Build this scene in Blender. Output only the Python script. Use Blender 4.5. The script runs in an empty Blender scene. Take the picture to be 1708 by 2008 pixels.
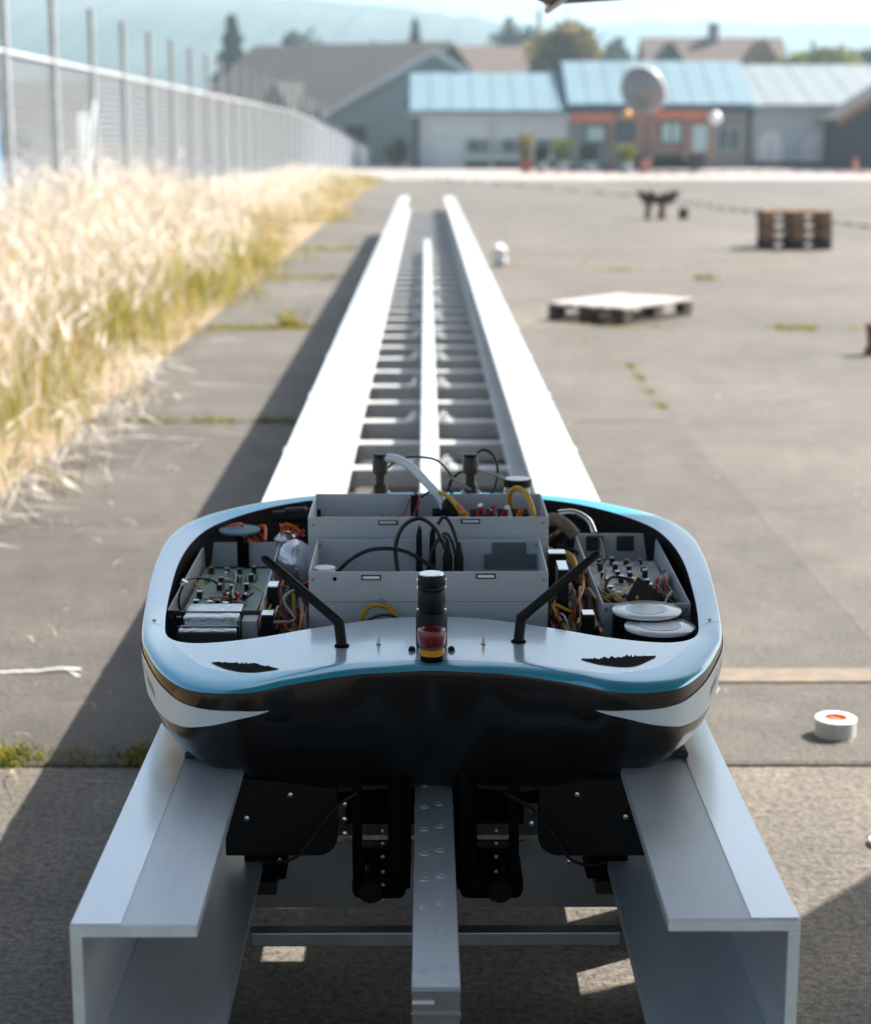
import bpy, math, random
import numpy as np
from mathutils import Vector, Matrix
from mathutils.bvhtree import BVHTree
R = math.radians
random.seed(7)
rng = np.random.default_rng(11)
SC = bpy.context.scene
COL = SC.collection

# ------------------------------------------------------------------ camera, sky, sun, exposure
cd = bpy.data.cameras.new('camera'); cam = bpy.data.objects.new('camera', cd); COL.objects.link(cam)
SC.camera = cam
cd.sensor_fit = 'HORIZONTAL'; cd.sensor_width = 36.0; cd.lens = 36.0 * 3500 / 1708
cd.clip_start = 0.05; cd.clip_end = 9000
PITCH = math.atan(732 / 3500); YAW = math.atan(18 / 3500)
cam.location = (0, 0, 1.41); cam.rotation_euler = (math.pi / 2 - PITCH, 0, -YAW)
cd.dof.use_dof = True; cd.dof.focus_distance = 2.55; cd.dof.aperture_fstop = 5.2; cd.dof.aperture_blades = 0
SUN = Vector((0.86, 0.50, 1.0)).normalized()
SUN_EL = math.asin(SUN.z); SUN_AZ = math.atan2(SUN.x, SUN.y)
w = bpy.data.worlds.new('World'); SC.world = w; w.use_nodes = True
nt = w.node_tree; nt.nodes.clear()
sky = nt.nodes.new('ShaderNodeTexSky'); sky.sky_type = 'NISHITA'; sky.sun_disc = False
sky.sun_elevation = SUN_EL; sky.sun_rotation = SUN_AZ; sky.altitude = 50
sky.air_density = 1.0; sky.dust_density = 5.0; sky.ozone_density = 1.2
bg = nt.nodes.new('ShaderNodeBackground'); bg.inputs[1].default_value = 0.052
wo = nt.nodes.new('ShaderNodeOutputWorld')
nt.links.new(sky.outputs[0], bg.inputs[0]); nt.links.new(bg.outputs[0], wo.inputs[0])
ld = bpy.data.lights.new('sun', 'SUN'); ld.energy = 5.0; ld.angle = R(0.5); ld.color = (1.0, 0.93, 0.83)
sun = bpy.data.objects.new('sun', ld); COL.objects.link(sun)
sun.rotation_euler = SUN.to_track_quat('Z', 'Y').to_euler()
SC.view_settings.view_transform = 'Standard'; SC.view_settings.look = 'None'
SC.view_settings.exposure = 1.6; SC.view_settings.gamma = 1.0; SC.view_settings.use_curve_mapping = False
SC.render.engine = 'CYCLES'
SC.cycles.max_bounces = 8; SC.cycles.volume_bounces = 1; SC.cycles.transparent_max_bounces = 12
SC.cycles.use_denoising = True
SC.cycles.sample_clamp_indirect = 8

# ------------------------------------------------------------------ materials
MATS = {}
def mat(name, col, rough=0.5, metal=0.0, var=0.0, scale=6.0, bump=0.0, bscale=60.0, coat=0.0, spec=0.5,
        col2=None, trans=0.0, alpha=1.0, emit=None, coatrough=0.05, dark=None, stretch=None):
    m = bpy.data.materials.new(name); m.use_nodes = True
    n = m.node_tree.nodes; l = m.node_tree.links
    b = n['Principled BSDF']
    b.inputs['Base Color'].default_value = (*col, 1); b.inputs['Roughness'].default_value = rough
    b.inputs['Metallic'].default_value = metal; b.inputs['Coat Weight'].default_value = coat
    b.inputs['Coat Roughness'].default_value = coatrough
    b.inputs['Specular IOR Level'].default_value = spec
    b.inputs['Transmission Weight'].default_value = trans; b.inputs['Alpha'].default_value = alpha
    if emit: b.inputs['Emission Color'].default_value = (*emit[0], 1); b.inputs['Emission Strength'].default_value = emit[1]
    geo = n.new('ShaderNodeNewGeometry'); pos = geo.outputs['Position']
    if stretch:
        mp = n.new('ShaderNodeMapping'); mp.inputs['Scale'].default_value = stretch
        l.new(pos, mp.inputs['Vector']); pos = mp.outputs[0]
    if var > 0 or col2:
        ns = n.new('ShaderNodeTexNoise'); ns.inputs['Scale'].default_value = scale; ns.inputs['Detail'].default_value = 6
        ns.inputs['Roughness'].default_value = 0.65
        l.new(pos, ns.inputs['Vector'])
        rp = n.new('ShaderNodeValToRGB'); rp.color_ramp.elements[0].position = 0.3; rp.color_ramp.elements[1].position = 0.7
        c2 = col2 or tuple(min(1, c * (1 + var)) for c in col)
        c1 = col if col2 else tuple(c * (1 - var) for c in col)
        rp.color_ramp.elements[0].color = (*c1, 1); rp.color_ramp.elements[1].color = (*c2, 1)
        l.new(ns.outputs['Fac'], rp.inputs[0]); l.new(rp.outputs[0], b.inputs['Base Color'])
        rr = n.new('ShaderNodeMapRange'); rr.inputs[3].default_value = max(0, rough * 0.85); rr.inputs[4].default_value = min(1, rough * 1.2)
        l.new(ns.outputs['Fac'], rr.inputs[0]); l.new(rr.outputs[0], b.inputs['Roughness'])
    if bump > 0:
        nb = n.new('ShaderNodeTexNoise'); nb.inputs['Scale'].default_value = bscale; nb.inputs['Detail'].default_value = 5
        l.new(pos, nb.inputs['Vector'])
        bp = n.new('ShaderNodeBump'); bp.inputs['Strength'].default_value = bump; bp.inputs['Distance'].default_value = 0.01
        l.new(nb.outputs['Fac'], bp.inputs['Height']); l.new(bp.outputs[0], b.inputs['Normal'])
    MATS[name] = m
    return m

def concrete(name, base, speck, stain, fs=75):
    m = bpy.data.materials.new(name); m.use_nodes = True
    n = m.node_tree.nodes; l = m.node_tree.links; b = n['Principled BSDF']
    geo = n.new('ShaderNodeNewGeometry')
    def noise(s, d=6, r=0.6):
        x = n.new('ShaderNodeTexNoise'); x.inputs['Scale'].default_value = s; x.inputs['Detail'].default_value = d
        x.inputs['Roughness'].default_value = r; l.new(geo.outputs['Position'], x.inputs['Vector']); return x.outputs['Fac']
    def ramp(f, p0, p1, c0, c1):
        x = n.new('ShaderNodeValToRGB'); e = x.color_ramp.elements
        e[0].position = p0; e[1].position = p1; e[0].color = (*c0, 1); e[1].color = (*c1, 1); l.new(f, x.inputs[0]); return x.outputs[0]
    def mix(kind, f, a, c):
        x = n.new('ShaderNodeMix'); x.data_type = 'RGBA'; x.blend_type = kind
        if isinstance(f, float): x.inputs[0].default_value = f
        else: l.new(f, x.inputs[0])
        l.new(a, x.inputs[6]); l.new(c, x.inputs[7]); return x.outputs[2]
    big = ramp(noise(0.55, 5), 0.32, 0.7, tuple(c * 0.72 for c in base), tuple(c * 1.22 for c in base))
    mid = ramp(noise(4.5, 7, 0.7), 0.3, 0.72, (0.66, 0.66, 0.66), (1.26, 1.24, 1.2))
    oi = n.new('ShaderNodeObjectInfo'); tn = ramp(oi.outputs['Random'], 0, 1, (.86, .86, .87), (1.13, 1.12, 1.10))
    c = mix('MULTIPLY', 1.0, mix('MULTIPLY', 1.0, big, mid), tn)
    fine = ramp(noise(fs, 5, 0.85), 0.34, 0.66, (1 - speck, 1 - speck, 1 - speck), (1 + speck, 1 + speck * .97, 1 + speck * .92))
    c = mix('MULTIPLY', 1.0, c, fine)
    st = n.new('ShaderNodeRGB'); st.outputs[0].default_value = (*stain, 1)
    sm = n.new('ShaderNodeMapRange'); sm.inputs[1].default_value = 0.56; sm.inputs[2].default_value = 0.74; sm.inputs[4].default_value = 0.6
    l.new(noise(1.3, 8, 0.7), sm.inputs[0])
    c = mix('MIX', sm.outputs[0], c, st.outputs[0])
    ds = n.new('ShaderNodeMapRange'); ds.inputs[1].default_value = .54; ds.inputs[2].default_value = .72; ds.inputs[4].default_value = .55
    l.new(noise(.9, 9, .72), ds.inputs[0]); dsc = n.new('ShaderNodeRGB'); dsc.outputs[0].default_value = (*[q * .5 for q in base], 1); c = mix('MIX', ds.outputs[0], c, dsc.outputs[0])
    vo = n.new('ShaderNodeTexVoronoi'); vo.feature = 'DISTANCE_TO_EDGE'; vo.inputs['Scale'].default_value = 0.42
    dn = n.new('ShaderNodeTexNoise'); dn.inputs['Scale'].default_value = 2.2; dn.inputs['Detail'].default_value = 6
    vm = n.new('ShaderNodeVectorMath'); vm.operation = 'MULTIPLY_ADD'; vm.inputs[1].default_value = (.5, .5, .5)
    l.new(geo.outputs['Position'], dn.inputs['Vector']); l.new(dn.outputs['Color'], vm.inputs[0]); l.new(geo.outputs['Position'], vm.inputs[2]); l.new(vm.outputs[0], vo.inputs['Vector'])
    ck = n.new('ShaderNodeMapRange'); ck.inputs[1].default_value = .0012; ck.inputs[2].default_value = .0045; ck.inputs[3].default_value = .55; ck.inputs[4].default_value = 0.0
    l.new(vo.outputs['Distance'], ck.inputs[0])
    ckm = n.new('ShaderNodeMath'); ckm.operation = 'MULTIPLY'; gate = n.new('ShaderNodeMapRange'); gate.inputs[1].default_value = .5; gate.inputs[2].default_value = .6
    l.new(noise(.8, 2), gate.inputs[0]); l.new(ck.outputs[0], ckm.inputs[0]); l.new(gate.outputs[0], ckm.inputs[1])
    dk = n.new('ShaderNodeRGB'); dk.outputs[0].default_value = (.03, .026, .02, 1); c = mix('MIX', ckm.outputs[0], c, dk.outputs[0])
    l.new(c, b.inputs['Base Color']); b.inputs['Roughness'].default_value = 0.62; b.inputs['Specular IOR Level'].default_value = 0.45
    bp = n.new('ShaderNodeBump'); bp.inputs['Strength'].default_value = 0.9; bp.inputs['Distance'].default_value = 0.009
    ad = n.new('ShaderNodeMath'); ad.operation = 'ADD'
    l.new(noise(70, 6, 0.75), ad.inputs[0]); l.new(noise(12, 4), ad.inputs[1]); l.new(ad.outputs[0], bp.inputs['Height'])
    l.new(bp.outputs[0], b.inputs['Normal'])
    MATS[name] = m; return m

def leafy(name, col, col2, trans=0.45, scale=0.9):
    m = bpy.data.materials.new(name); m.use_nodes = True
    n = m.node_tree.nodes; l = m.node_tree.links; n.clear()
    o = n.new('ShaderNodeOutputMaterial'); d = n.new('ShaderNodeBsdfDiffuse'); t = n.new('ShaderNodeBsdfTranslucent'); mx = n.new('ShaderNodeMixShader')
    geo = n.new('ShaderNodeNewGeometry'); ns = n.new('ShaderNodeTexNoise'); ns.inputs['Scale'].default_value = scale; ns.inputs['Detail'].default_value = 5
    l.new(geo.outputs['Position'], ns.inputs['Vector'])
    rp = n.new('ShaderNodeValToRGB'); rp.color_ramp.elements[0].position = .33; rp.color_ramp.elements[1].position = .67
    rp.color_ramp.elements[0].color = (*col, 1); rp.color_ramp.elements[1].color = (*col2, 1)
    l.new(ns.outputs['Fac'], rp.inputs[0]); l.new(rp.outputs[0], d.inputs[0]); l.new(rp.outputs[0], t.inputs[0])
    mx.inputs[0].default_value = trans; l.new(d.outputs[0], mx.inputs[1]); l.new(t.outputs[0], mx.inputs[2]); l.new(mx.outputs[0], o.inputs[0])
    MATS[name] = m; return m

M = MATS
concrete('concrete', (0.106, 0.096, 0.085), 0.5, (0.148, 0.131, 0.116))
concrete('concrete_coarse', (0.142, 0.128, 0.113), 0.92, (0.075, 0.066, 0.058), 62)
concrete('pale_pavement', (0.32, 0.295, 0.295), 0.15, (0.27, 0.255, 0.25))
mat('soil', (0.12, 0.09, 0.055), 0.95, var=0.35, scale=5, bump=.6, bscale=40)
mat('dry_soil', (0.24, 0.18, 0.11), 0.95, var=0.3, scale=1.6, bump=.6, bscale=30)
mat('aluminium', (0.66, 0.685, 0.70), 0.40, 0.6, var=0.07, scale=9, bump=.04, bscale=240, stretch=(3, .6, 3))
mat('aluminium_film', (0.90, 0.92, 0.93), 0.2, 0.65, var=0.03, scale=4)
mat('patch_film', (0.84, 0.86, 0.87), 0.28, 0.62)
mat('aluminium_cut', (0.74, 0.78, 0.78), 0.5, 0.1, var=0.08, scale=30)
mat('steel', (0.33, 0.34, 0.35), 0.38, 0.8, var=0.12, scale=14)
mat('dark_steel', (0.05, 0.048, 0.046), 0.7, 0.2, var=.2, scale=10)
mat('galvanised', (0.50, 0.51, 0.52), 0.5, 0.35, var=0.12, scale=20)
mat('bolt_metal', (0.75, 0.75, 0.74), 0.2, 1.0)
mat('carbon', (0.0035, 0.0035, 0.0038), 0.3, 0.0, coat=.5, coatrough=0.05, spec=.2)
mat('tub_inside', (0.014, 0.0105, 0.009), 0.4, var=.4, scale=25)
mat('stripe_white', (0.58, 0.66, 0.70), 0.4)
mat('print_grey', (0.20, 0.25, 0.25), 0.6)
mat('print_orange', (0.50, 0.30, 0.22), 0.6)
mat('black_plastic', (0.004, 0.004, 0.0045), 0.42, spec=.25)
mat('black_matte', (0.0035, 0.0035, 0.004), 0.75, spec=.05)
mat('black_rubber', (0.01, 0.0095, 0.009), 0.45)
mat('pipe_brown', (0.035, 0.026, 0.022), 0.4)
mat('box_white', (0.58, 0.61, 0.64), 0.48, var=.03, scale=9)
mat('box_dark', (0.05, 0.05, 0.053), 0.45)
mat('white_tape', (0.86, 0.86, 0.86), 0.3)
mat('lid_white', (0.86, 0.87, 0.88), 0.25, coat=1.0)
mat('roll_side', (0.46, 0.47, 0.45), 0.55, var=.06, scale=30)
mat('orange_print', (0.70, 0.12, 0.02), 0.5)
mat('red_plastic', (0.17, 0.006, 0.006), 0.28, coat=.6)
mat('yellow_plastic', (0.62, 0.27, 0.008), 0.4)
mat('green_ring', (0.05, 0.06, 0.035), 0.5)
mat('cable_black', (0.008, 0.008, 0.009), 0.4)
mat('cable_orange', (0.72, 0.13, 0.01), 0.4)
mat('cable_yellow', (0.62, 0.33, 0.02), 0.4)
mat('cable_red', (0.35, 0.015, 0.012), 0.4)
mat('cable_brown', (0.11, 0.045, 0.025), 0.45)
mat('cable_grey', (0.38, 0.36, 0.33), 0.45)
mat('hose_white', (0.80, 0.84, 0.86), 0.3)
mat('sleeve_tan', (0.22, 0.17, 0.13), 0.8, var=.3, scale=60)
mat('board_green', (0.20, 0.30, 0.26), 0.45, var=.2, scale=40)
mat('board_white', (0.60, 0.64, 0.66), 0.45)
mat('chip_black', (0.012, 0.012, 0.014), 0.3)
mat('solder', (0.80, 0.80, 0.78), 0.25, 0.9)
mat('foil', (0.72, 0.72, 0.72), 0.22, 0.9, bump=.35, bscale=70)
mat('grey_card', (0.16, 0.17, 0.18), 0.6, var=.15, scale=40)
mat('clear_led', (0.75, 0.95, 0.85), 0.1, trans=.6)
mat('pink_led', (0.95, 0.72, 0.65), 0.1, trans=.6)
mat('jar_clear', (0.9, 0.92, 0.92), 0.08, trans=.7)
mat('canopy_fabric', (0.06, 0.07, 0.08), 0.85, var=.1, scale=30)
mat('wood', (0.27, 0.19, 0.12), 0.8, var=.3, scale=9, bump=.4, bscale=60, stretch=(1, 1, 6))
mat('wood_brown', (0.20, 0.105, 0.05), 0.8, var=.35, scale=8, bump=.4, bscale=60)
mat('wood_orange', (0.30, 0.145, 0.06), 0.8, var=.25, scale=8, bump=.4, bscale=60)
mat('wood_grey', (0.42, 0.39, 0.37), 0.85, var=.2, scale=9, bump=.4, bscale=60)
mat('wood_dark', (0.05, 0.033, 0.022), 0.8, var=.3, scale=9)
mat('fence_wire', (0.60, 0.63, 0.67), 0.5)
mat('fence_post', (0.40, 0.43, 0.45), 0.6, 0.1, var=.2, scale=8)
mat('blue_sheet', (0.07, 0.30, 0.62), 0.5)
mat('roof_blue', (0.115, 0.205, 0.265), 0.6, 0.0, var=.06, scale=.6)
mat('roof_pale', (0.15, 0.19, 0.22), 0.6, 0.0, var=.06, scale=.5)
mat('roof_brown', (0.040, 0.039, 0.043), 0.85, var=.2, scale=.9)
mat('roof_tile', (0.10, 0.07, 0.06), 0.85, var=.2, scale=1.2)
mat('wall_white', (0.48, 0.54, 0.56), 0.8, var=.06, scale=1.2)
mat('wall_grey', (0.19, 0.22, 0.23), 0.85, var=.1, scale=1.5)
mat('wall_tan', (0.22, 0.205, 0.19), 0.85, var=.1, scale=1.5)
mat('wall_dark', (0.03, 0.032, 0.035), 0.85, var=.3, scale=2)
mat('trim_grey', (0.42, 0.44, 0.46), 0.7)
mat('glass_dark', (0.06, 0.10, 0.11), 0.12)
mat('glass_pale', (0.40, 0.55, 0.58), 0.15)
mat('kiosk_orange', (0.50, 0.15, 0.07), 0.6, var=.1, scale=3)
mat('kiosk_brown', (0.28, 0.17, 0.13), 0.7, var=.15, scale=3)
mat('dish_grey', (0.17, 0.19, 0.20), 0.55, var=.15, scale=2)
mat('dish_white', (0.75, 0.76, 0.78), 0.35)
mat('pot_grey', (0.30, 0.34, 0.37), 0.7)
mat('pot_brown', (0.20, 0.075, 0.045), 0.7)
mat('pot_red', (0.30, 0.05, 0.03), 0.6)
mat('tape_red', (0.55, 0.20, 0.15), 0.5)
mat('line_paint', (0.115, 0.10, 0.082), 0.8, scale=16, col2=(.21, .165, .12))
mat('bark', (0.07, 0.05, 0.035), 0.9)
leafy('leaf_olive', (0.13, 0.12, 0.035), (0.24, 0.20, 0.07), .5)
leafy('leaf_green', (0.06, 0.09, 0.02), (0.22, 0.22, 0.035), .5)
leafy('leaf_dark', (0.014, 0.027, 0.018), (0.035, 0.055, 0.028), .2)
leafy('leaf_far', (0.028, 0.045, 0.028), (0.06, 0.075, 0.04), .2)
leafy('straw', (0.43, 0.345, 0.205), (0.58, 0.50, 0.38), .5)
leafy('straw_pale', (0.70, 0.63, 0.57), (0.76, 0.71, 0.66), .5)
leafy('straw_gold', (0.42, 0.29, 0.07), (0.50, 0.37, 0.13), .5)
leafy('grass_green', (0.10, 0.14, 0.02), (0.26, 0.26, 0.04), .5)
leafy('weed_green', (0.07, 0.10, 0.015), (0.17, 0.18, 0.03), .4, 9)
leafy('weed_yellow', (0.30, 0.25, 0.03), (0.42, 0.34, 0.05), .4, 9)
leafy('hill_wood', (0.012, 0.026, 0.024), (0.06, 0.066, 0.05), .0, .006)

# ------------------------------------------------------------------ builders
ORG = {}
class MB:
    """collects primitive shapes, then links them as one mesh object"""
    def __init__(s): s.v = []; s.f = []; s.m = []
    def add(s, vs, fs, mi=0):
        o = len(s.v); s.v += [tuple(v) for v in vs]; s.f += [tuple(i + o for i in f) for f in fs]; s.m += [mi] * len(fs); return s
    def box(s, x0, x1, y0, y1, z0, z1, mi=0, M4=None):
        vs = [(x0, y0, z0), (x1, y0, z0), (x1, y1, z0), (x0, y1, z0), (x0, y0, z1), (x1, y0, z1), (x1, y1, z1), (x0, y1, z1)]
        if M4 is not None: vs = [M4 @ Vector(v) for v in vs]
        return s.add(vs, [(0, 3, 2, 1), (4, 5, 6, 7), (0, 1, 5, 4), (1, 2, 6, 5), (2, 3, 7, 6), (3, 0, 4, 7)], mi)
    def cbox(s, c, d, mi=0, rot=None):
        mt = Matrix.Translation(c) @ (rot.to_4x4() if rot is not None else Matrix())
        return s.box(-d[0] / 2, d[0] / 2, -d[1] / 2, d[1] / 2, -d[2] / 2, d[2] / 2, mi, mt)
    def lathe(s, c, prof, n=24, mi=0, axis=None, mis=None, cap=True):
        c = Vector(c); q = Vector(axis).normalized().to_track_quat('Z', 'Y').to_matrix() if axis is not None else Matrix.Identity(3)
        vs = []
        for r, z in prof:
            for k in range(n):
                a = 2 * math.pi * k / n; vs.append(c + q @ Vector((r * math.cos(a), r * math.sin(a), z)))
        o = len(s.v); s.v += [tuple(v) for v in vs]
        for i in range(len(prof) - 1):
            for k in range(n):
                k2 = (k + 1) % n
                s.f.append((o + i * n + k, o + i * n + k2, o + (i + 1) * n + k2, o + (i + 1) * n + k)); s.m.append(mis[i] if mis else mi)
        if cap:
            if prof[0][0] > 1e-6: s.f.append(tuple(o + k for k in reversed(range(n)))); s.m.append(mis[0] if mis else mi)
            if prof[-1][0] > 1e-6: s.f.append(tuple(o + (len(prof) - 1) * n + k for k in range(n))); s.m.append(mis[-1] if mis else mi)
        return s
    def cyl(s, a, b, r, n=12, mi=0, r2=None):
        a = Vector(a); b = Vector(b); L = (b - a).length
        return s.lathe(a, [(r, 0), (r if r2 is None else r2, L)], n, mi, axis=b - a)
    def tube(s, pts, r, n=8, mi=0, sub=6):
        P = smooth_path(pts, sub) if sub else [Vector(p) for p in pts]
        up = Vector((0.13, 0.2, 1)).normalized(); o = len(s.v)
        for i, p in enumerate(P):
            t = (P[min(i + 1, len(P) - 1)] - P[max(i - 1, 0)]).normalized()
            a = t.cross(up); a = a.normalized() if a.length > 1e-4 else t.orthogonal().normalized()
            b = t.cross(a).normalized(); up = b if b.dot(up) > 0 else -b
            for k in range(n):
                g = 2 * math.pi * k / n; s.v.append(tuple(p + (a * math.cos(g) + b * math.sin(g)) * r))
        for i in range(len(P) - 1):
            for k in range(n):
                k2 = (k + 1) % n; s.f.append((o + i * n + k, o + (i + 1) * n + k, o + (i + 1) * n + k2, o + i * n + k2)); s.m.append(mi)
        s.f.append(tuple(o + k for k in range(n))); s.m.append(mi)
        s.f.append(tuple(o + (len(P) - 1) * n + k for k in reversed(range(n)))); s.m.append(mi)
        return s
    def prism(s, poly, axis, a, b, mi=0):
        """extrude a 2D polygon along x, y or z between a and b"""
        f = {'x': lambda p, t: (t, p[0], p[1]), 'y': lambda p, t: (p[0], t, p[1]), 'z': lambda p, t: (p[0], p[1], t)}[axis]
        n = len(poly); vs = [f(p, a) for p in poly] + [f(p, b) for p in poly]
        return s.add(vs, [tuple(range(n)), tuple(reversed(range(n, 2 * n)))] + [(i, i + n, (i + 1) % n + n, (i + 1) % n) for i in range(n)], mi)
    def build(s, name, mats, parent=None, smooth=False, bevel=0.0, fixn=True):
        o = ORG.get(parent.name, Vector()) if parent is not None else Vector()
        me = bpy.data.meshes.new(name)
        me.from_pydata([(x - o.x, y - o.y, z - o.z) for x, y, z in s.v], [], s.f)
        for m in (mats if isinstance(mats, (list, tuple)) else [mats]): me.materials.append(M[m] if isinstance(m, str) else m)
        me.polygons.foreach_set('material_index', s.m)
        if fixn:
            import bmesh
            bm = bmesh.new(); bm.from_mesh(me); bmesh.ops.recalc_face_normals(bm, faces=bm.faces); bm.to_mesh(me); bm.free()
        if smooth:
            me.polygons.foreach_set('use_smooth', [True] * len(me.polygons))
            try: me.set_sharp_from_angle(angle=R(38))
            except Exception: pass
        me.update()
        ob = bpy.data.objects.new(name, me); COL.objects.link(ob)
        if parent is not None: ob.parent = parent; ORG[ob.name] = o
        if bevel:
            bv = ob.modifiers.new('bevel', 'BEVEL'); bv.width = bevel; bv.segments = 2; bv.limit_method = 'ANGLE'; bv.angle_limit = R(40)
        return ob

def smooth_path(pts, sub=6):
    P = [Vector(p) for p in pts]
    if len(P) < 3: return P
    Q = [2 * P[0] - P[1]] + P + [2 * P[-1] - P[-2]]; out = []
    for i in range(1, len(Q) - 2):
        a, b, c, d = Q[i - 1], Q[i], Q[i + 1], Q[i + 2]
        for k in range(sub):
            t = k / sub
            out.append(0.5 * ((2 * b) + (c - a) * t + (2 * a - 5 * b + 4 * c - d) * t * t + (-a + 3 * b - 3 * c + d) * t ** 3))
    out.append(P[-1]); return out

def thing(name, label, cat, loc=(0, 0, 0), rz=0.0, group=None):
    o = bpy.data.objects.new(name, None); COL.objects.link(o); o.location = loc; o.rotation_euler = (0, 0, rz)
    o.empty_display_size = 0.2
    o['label'] = label; o['category'] = cat
    if group: o['group'] = group
    ORG[o.name] = Vector(loc); return o
def tag(o, label, cat, group=None):
    o['label'] = label; o['category'] = cat
    if group: o['group'] = group
    return o
def kind(o, k): o['kind'] = k; return o
def copy_tree(o, loc, rz, label, group=None):
    c = o.copy(); COL.objects.link(c); c.location = loc; c.rotation_euler = (0, 0, rz); c['label'] = label
    if group: c['group'] = group
    for ch in list(o.children):
        d = ch.copy(); COL.objects.link(d); d.parent = c
        for g in list(ch.children):
            e = g.copy(); COL.objects.link(e); e.parent = d
    return c

# ------------------------------------------------------------------ ground
g = kind(MB().add([(-2600, -400, -.03), (2600, -400, -.03), (2600, 2500, -.03), (-2600, 2500, -.03)], [(0, 1, 2, 3)]).build('ground', 'soil'), 'structure')
XL = [-1.72, 1.27, 6.25, 11.25, 16.25, 21.25]
YL = [-6.2, -1.15, 3.9, 8.97, 13.5, 18.5, 23.5, 28.5, 33.5, 38.5, 43.5, 48.5, 53.5, 58.5, 63.5]
for j in range(len(YL) - 1):
    for i in range(len(XL) - 1):
        gp = 0.008; gx = .0002
        x0, x1, y0, y1 = XL[i] + gx, XL[i + 1] - gx, YL[j] + gp, YL[j + 1] - gp
        dz = random.uniform(-.003, .003) if y1 > 4 else 0.0
        ms = 'concrete_coarse' if y1 < 4 else 'concrete'
        # worn slab: edges jitter a little, arrises chipped
        n = 14; top = []; low = []
        def edge(a, b): return [(a[0] + (b[0] - a[0]) * k / n, a[1] + (b[1] - a[1]) * k / n) for k in range(n)]
        ring = edge((x0, y0), (x1, y0)) + edge((x1, y0), (x1, y1)) + edge((x1, y1), (x0, y1)) + edge((x0, y1), (x0, y0))
        ring = [(x + random.uniform(-.0001, .0001), y + random.uniform(-.004, .004)) for x, y in ring]
        N = len(ring); b = MB()
        cx, cy = (x0 + x1) / 2, (y0 + y1) / 2
        inn = [(x + (cx - x) * .0003, y + (cy - y) * .004) for x, y in ring]
        b.add([(x, y, -.03) for x, y in ring] + [(x, y, -.006 + dz) for x, y in ring] + [(x, y, dz) for x, y in inn],
              [(k, (k + 1) % N, (k + 1) % N + N, k + N) for k in range(N)] + [(k + N, (k + 1) % N + N, (k + 1) % N + 2 * N, k + 2 * N) for k in range(N)]
              + [tuple(range(2 * N, 3 * N))])
        b.build('slab', ms, g, fixn=False)
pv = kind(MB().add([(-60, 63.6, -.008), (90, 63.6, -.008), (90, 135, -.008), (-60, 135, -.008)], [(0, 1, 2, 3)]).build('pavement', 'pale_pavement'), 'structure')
vg = kind(MB().add([(-70, -8, -.012), (-1.73, -8, -.012), (-1.73, 63.5, -.012), (-70, 63.5, -.012)], [(0, 1, 2, 3)]).build('verge', 'dry_soil'), 'structure')
kind(MB().box(.44, 7.0, 4.52, 4.64, 0.004, 0.0065).build('painted_line', 'line_paint'), 'structure')

# hills
def hills(name, x0, x1, yb, yc, prof, jit, seed, step=9.0):
    r = np.random.default_rng(seed); nx = int((x1 - x0) / step) + 1; rows = [0, .25, .5, .75, .92, 1.0, 1.12, 1.3]
    xs = np.linspace(x0, x1, nx); hx = np.interp(xs, [p[0] for p in prof], [p[1] for p in prof])
    vs = []; fs = []
    for j, t in enumerate(rows):
        y = yb + (yc - yb) * t
        hh = hx * (math.sin(min(t, 1) * math.pi / 2) ** 1.2 if t <= 1 else 1 - (t - 1) * .9) + r.uniform(-jit, jit, nx) * (1 if t > .2 else 0)
        vs += [(xs[i], y + r.uniform(-8, 8), hh[i] if t > 0 else -1.0) for i in range(nx)]
    for j in range(len(rows) - 1):
        fs += [(j * nx + i, j * nx + i + 1, (j + 1) * nx + i + 1, (j + 1) * nx + i) for i in range(nx - 1)]
    return kind(MB().add(vs, fs).build(name, 'hill_wood', fixn=False), 'structure')
hills('hill', -1100, 260, 620, 1300, [(-1100, 120), (-290, 104), (-150, 97), (-80, 93), (0, 86), (40, 78), (80, 62), (140, 40), (260, 10)], 2.2, 3)
hills('hill', -500, 1500, 1150, 1700, [(-500, 90), (0, 99), (130, 103), (230, 105), (400, 103), (900, 108), (1500, 110)], 2.6, 5)

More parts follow.
